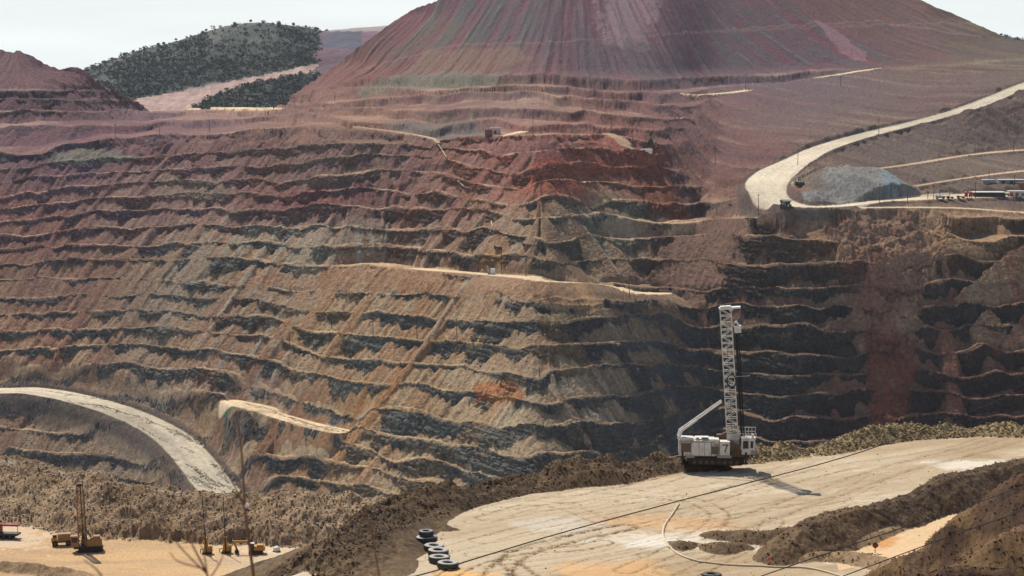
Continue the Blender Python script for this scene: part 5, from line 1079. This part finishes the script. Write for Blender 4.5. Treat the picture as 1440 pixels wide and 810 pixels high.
for u_, vb, vt_, lab in PO:
    q_ = pick(u_, vb); o = pole0 if not used else copy_tree(pole0); used = True
    hh = (vb - vt_) / FPX * q_.y / 15.0; hh = min(max(hh, 0.5), 1.35)
    o.location = q_; o.scale = (0.95, 0.95, hh); o.rotation_euler = (0, random.uniform(-0.03, 0.03), random.uniform(-0.5, 0.5)); tag(o, lab, 'pole', 'utility poles on the benches')

# ------------------------------------------------------------------ haul truck, buildings and plant on the far benches
q_ = pick(1105, 293)
HT = thing('haul_truck', 'dark haul truck coming down the pale road at its bend', 'truck', q_, math.radians(6))
for x in (-2.6, 2.6): MB().bar((x - 0.6, -3.2, 1.5), (x + 0.6, -3.2, 1.5), 1.5, n=18).obj('wheel', M['black'], HT)
for x in (-2.4, 2.4): MB().bar((x - 1.1, 3.2, 1.5), (x + 1.1, 3.2, 1.5), 1.5, n=18).obj('wheel', M['black'], HT)
MB().box(-1.4, 1.4, -4.4, 4.0, 1.5, 2.6).box(-3.4, 3.4, -4.9, -3.4, 2.2, 3.2).box(-1.6, 1.6, -5.2, -4.3, 1.4, 3.3).obj('chassis', M['dark'], HT)
MB().prism([(-1, 0), (1, 0), (1, 1), (-1, 1)], 0, 1).bm.free()
_b = bmesh.new(); bmesh.ops.create_cube(_b, size=1.0, matrix=Matrix.Translation((0, 1.0, 4.4)) @ Matrix.Diagonal((7.2, 7.4, 2.6, 1)))
for v_ in _b.verts:
    if v_.co.z < 4: v_.co.x *= 0.72; v_.co.y = 1.0 + (v_.co.y - 1.0) * 0.9
_q = MB(); _q.bm.free(); _q.bm = _b; _q.box(-3.7, 3.7, -5.3, -2.5, 5.7, 6.1); _q.obj('dump_body', M['dark'], HT)
MB().box(-3.3, 3.3, -3.0, 4.3, 5.72, 6.3, rot=Matrix.Rotation(0.02, 4, 'X')).obj('load', M['grille'], HT)
MB().box(-3.75, 3.75, -5.35, -5.2, 5.6, 6.15).box(0.5, 0.9, -5.3, -5.1, 1.6, 3.2).obj('canopy_edge', M['white2'], HT)
c_ = MB().box(-3.3, -1.2, -4.7, -3.0, 3.2, 5.2).obj('cab', M['grey'], HT); MB().box(-3.1, -1.4, -4.75, -4.69, 4.0, 5.0).obj('window', M['glass'], c_)
def building(u, v, w, h, dp, wall, roof, lab, cat='building', name='shed', rz=0.0, front=None, over=0.3, pitch=0.0):
    q_ = pick(u, v); B = thing(name, lab, cat, q_ + Vector((0, dp / 2, 0)), rz)
    MB().box(-w / 2, w / 2, -dp / 2, dp / 2, -2.0, h).obj('wall', M[wall], B)
    MB().prism([(-w / 2 - over, h), (w / 2 + over, h), (w / 2 + over, h + 0.2), (0, h + 0.25 + pitch), (-w / 2 - over, h + 0.2)], -dp / 2 - over, dp / 2 + over).obj('roof', M[roof], B)
    if front: 
        for x0, x1, z0, z1, mm, nn in front: MB().box(x0, x1, -dp / 2 - 0.12, -dp / 2 - 0.01, z0, z1).obj(nn, M[mm], B)
    return B
B = building(1391, 277, 25, 3.6, 12, 'dark', 'roofw', 'long low shed with a pale flat roof and dark open bays in the yard', front=[(-12 + k * 4, -9.2 + k * 4, 0.2, 2.8, 'black', 'bay_shade') for k in range(6)], over=0.8)  # black panels stand in for the shade inside the open bays
B = building(1433, 279, 15, 4.2, 8, 'white', 'roofw', 'white and red building at the right end of the yard', front=[(-7.2, -4.6, 0, 3.2, 'red', 'door'), (-2.6, -0.2, 0, 3.2, 'red', 'door'), (2, 4.4, 0.2, 2.8, 'grey', 'door')])
building(1391, 259, 10, 2.8, 6, 'grey', 'roofw', 'small pale roofed building behind the long shed')
building(1424, 259, 22, 3.4, 9, 'teal', 'roofw', 'pale roofed building behind the yard near the right edge', front=[(-9, -6, 0.3, 2.4, 'dark', 'door'), (-2, 1, 0.3, 2.4, 'dark', 'door')])
building(1440, 266, 8, 5, 8, 'brown', 'brown', 'brown boxy building behind the white and red one')
building(912, 214, 9, 1.6, 5, 'white2', 'roofw', 'small white shed on the edge above the red rock', front=[(-3, -1.5, 0, 1.3, 'dark', 'door')])
building(697, 189, 9, 5.0, 6, 'concrete', 'concrete', 'pinkish boxy building on the upper terrace', front=[(-1.0, 1.0, 0, 3.0, 'brown', 'door')], name='pump_house')
building(688, 190, 6, 4.2, 5, 'brown', 'brown', 'low brown hut against the left side of the pinkish building', name='hut')
for u_, lab in ((1359, 'dark red silo left of the pair by the long shed'), (1365.5, 'dark red silo right of the pair by the long shed')):
    q_ = pick(u_, 279); t = thing('silo', lab, 'silo', q_, 0, 'red silos'); MB().bar((0, 0, 1.0), (0, 0, 4.6), 1.4, n=14).bar((0, 0, 4.6), (0, 0, 5.4), 1.4, 0.4, 14).obj('shell', M['red'], t)
    f_ = MB()
    for sx in (-1, 1):
        for sy in (-1, 1): f_.bar((sx, sy, -0.5), (sx, sy, 1.2), 0.12)
    f_.obj('leg_frame', M['rust'], t)
def smallmachine(u, v, lab, cat, name, body, cabm, L_=8, rz=0.0, h=2.4, tracked=False):
    q_ = pick(u, v); t = thing(name, lab, cat, q_, rz)
    if tracked:
        for sy in (-1, 1): MB().prism([(-L_ * .42, .3), (-L_ * .38, 0), (L_ * .38, 0), (L_ * .42, .4), (L_ * .36, 1.1), (-L_ * .36, 1.1)], sy * 1.3 - .3, sy * 1.3 + .3).obj('crawler_track', M['dark'], t)
    else:
        for x in (-L_ * .3, L_ * .32): 
            for sy in (-1, 1): MB().bar((x, sy * 1.2 - .25, .7), (x, sy * 1.2 + .25, .7), .7, n=12).obj('wheel', M['black'], t)
    MB().box(-L_ * .2, L_ / 2, -1.4, 1.4, .8, h, bevel=.2).obj('body', M[body], t)
    c_ = MB().box(-L_ / 2, -L_ * .22, -1.3, 1.3, .8, h + .6, bevel=.1).obj('cab', M[cabm], t); MB().box(-L_ / 2 + .3, -L_ * .3, -1.36, -1.29, h - .6, h + .3).obj('window', M['glass'], c_); return t
smallmachine(1124.5, 262, 'dark machine parked on the track above the grey waste heap', 'bulldozer', 'bulldozer', 'dark', 'dark', 7.5, 0.2, 3.2, True)
smallmachine(1323, 281, 'small grey tanker parked in the yard', 'truck', 'tanker_truck', 'teal', 'white2', 8)
smallmachine(1351, 281.5, 'dark pickup left of the red silos', 'pickup', 'pickup_truck', 'dark', 'brown', 6, h=1.6)
smallmachine(1336, 280, 'brown pickup beyond the pole at the front of the yard', 'pickup', 'pickup_truck', 'brown', 'grille', 5.5, h=1.6)
smallmachine(1416, 276, 'grey van parked between the long shed and the white and red building', 'van', 'van', 'grey', 'grey', 6, h=2.4)
q_ = pick(271, 407)
SH = smallmachine(271, 407.5, 'dark shovel with a pale top working on the middle left ledge', 'shovel', 'mining_shovel', 'dark', 'dark', 9, 0.1, 3.6, True)
MB().prism([(-4, 1.5), (-4.4, 2.2), (-7.5, 4.6), (-7.8, 4.1)], -0.4, 0.4).obj('boom', M['dark'], SH); MB().box(-1.5, 4.2, -1.3, 1.3, 3.6, 3.9).obj('house_roof', M['teal'], SH)
smallmachine(282, 406, 'brown machine just right of the dark shovel on its ledge', 'loader', 'wheel_loader', 'rust', 'rust', 5, h=1.8)
smallmachine(700, 351, 'dark machine beside the ochre scar above the pad', 'loader', 'wheel_loader', 'dark', 'dark', 6, h=2.0)
smallmachine(742, 348, 'brown machine on the ledge right of the ochre scar', 'truck', 'dump_truck', 'rust', 'dark', 7, h=2.2)
# substation on the pale pad
q_ = pick(692, 386); t = thing('substation', 'small white and blue substation on the pale pad', 'substation', q_)
MB().box(-3, 3, -1.5, 1.5, 0, .4).obj('skid', M['steel'], t); MB().box(-0.6, 2.6, -1.2, 1.2, .4, 4.2).obj('switch_house', M['white2'], t); MB().box(-3, -0.9, -1.0, 1.0, .4, 2.6).obj('transformer', M['teal'], t)
MB().bar((-2.6, 0, 2.6), (-2.6, 0, 4.4), .12).bar((-1.4, 0, 2.6), (-1.4, 0, 4.4), .12).bar((-3.2, 0, 4.4), (2.6, 0, 4.6), .1).obj('busbar_frame', M['steel'], t)
# pipe and ladder pieces running down the old slide
def wallpath(P, r, name, m, lab, cat):
    pts = [pick(u_, v_) + Vector((0, -0.6, 0.5)) for u_, v_ in P]; o = MB().path(pts, r, 6).obj(name, m); tag(o, lab, cat)
wallpath([(609, 195), (613, 199), (618, 206), (622, 213), (628, 222)], 0.35, 'drain_pipe', M['hose'], 'pale pipe snaking down the top of the old slide', 'pipe')
wallpath([(644, 255), (649, 260), (653, 264)], 0.3, 'drain_pipe', M['hose'], 'short pale pipe piece halfway down the old slide', 'pipe')
wallpath([(691, 312), (694, 320), (688, 328)], 0.35, 'drain_pipe', M['hose'], 'short pale pipe piece near the ochre scar', 'pipe')

# ------------------------------------------------------------------ dry weeds on the overlook, close to the camera
def weed(lines, lab, r0=0.010, buds=()):
    Yw = lines[0][0][2]; u0, v0 = lines[0][0][:2]; g0 = Vector(at(u0, v0, Yw)); base = Vector((g0.x, g0.y, fgz(g0.x, g0.y)))
    root = thing('dry_weed', lab, 'weed', base); st_ = MB()
    for i, l in enumerate(lines):
        P = smooth_poly([tuple(Vector(at(*q_)) - base) for q_ in l], 6)
        if i == 0: P = np.concatenate([[(0, 0, 0)], P])
        n = len(P)
        for k in range(n - 1): st_.bar(P[k], P[k + 1], r0 * (1 - 0.65 * k / n) * (1 if i == 0 else .6), r0 * (1 - 0.65 * (k + 1) / n) * (1 if i == 0 else .6), 6)
    st_.obj('stem', M['stem'], root)
    for u_, v_, Y_, r_ in buds:
        b_ = bmesh.new(); bmesh.ops.create_icosphere(b_, subdivisions=2, radius=r_, matrix=Matrix.Translation(Vector(at(u_, v_, Y_)) - base) @ Matrix.Diagonal((1.1, 1, .9, 1)))
        q2 = MB(); q2.bm.free(); q2.bm = b_; q2.obj('bud', M['bud'], root)
weed([[(360, 835, 6), (352, 775, 6), (345, 720, 6), (342, 670, 6), (338, 620, 6), (331, 578, 6)], [(344, 712, 6), (347, 711, 6.0)], [(345, 715, 6), (333, 690, 6), (322, 668, 6)]], 'tall thin dry stem with one pale bud, blurred in front of the mine', 0.0055, [(347.5, 711, 6.0, 0.008)])
weed([[(300, 850, 4.6), (292, 810, 4.6), (268, 760, 4.6), (262, 728, 4.6)], [(290, 806, 4.6), (250, 765, 4.6), (222, 716, 4.6), (204, 690, 4.6)], [(288, 800, 4.6), (252, 790, 4.6), (238, 776, 4.6)], [(292, 812, 4.6), (284, 770, 4.6), (262, 735, 4.6)], [(294, 815, 4.6), (310, 790, 4.6), (316, 770, 4.6)]], 'low branching dry twigs blurred at the bottom of the picture', 0.0035)
weed([[(160, 850, 4.2), (140, 806, 4.2), (118, 788, 4.2)]], 'single short blurred twig at the bottom left', 0.003)
weed([[(540, 850, 5.5), (520, 740, 5.5), (500, 700, 5.5), (486, 672, 5.5)]], 'faint blurred twig in front of the dark bank', 0.003)
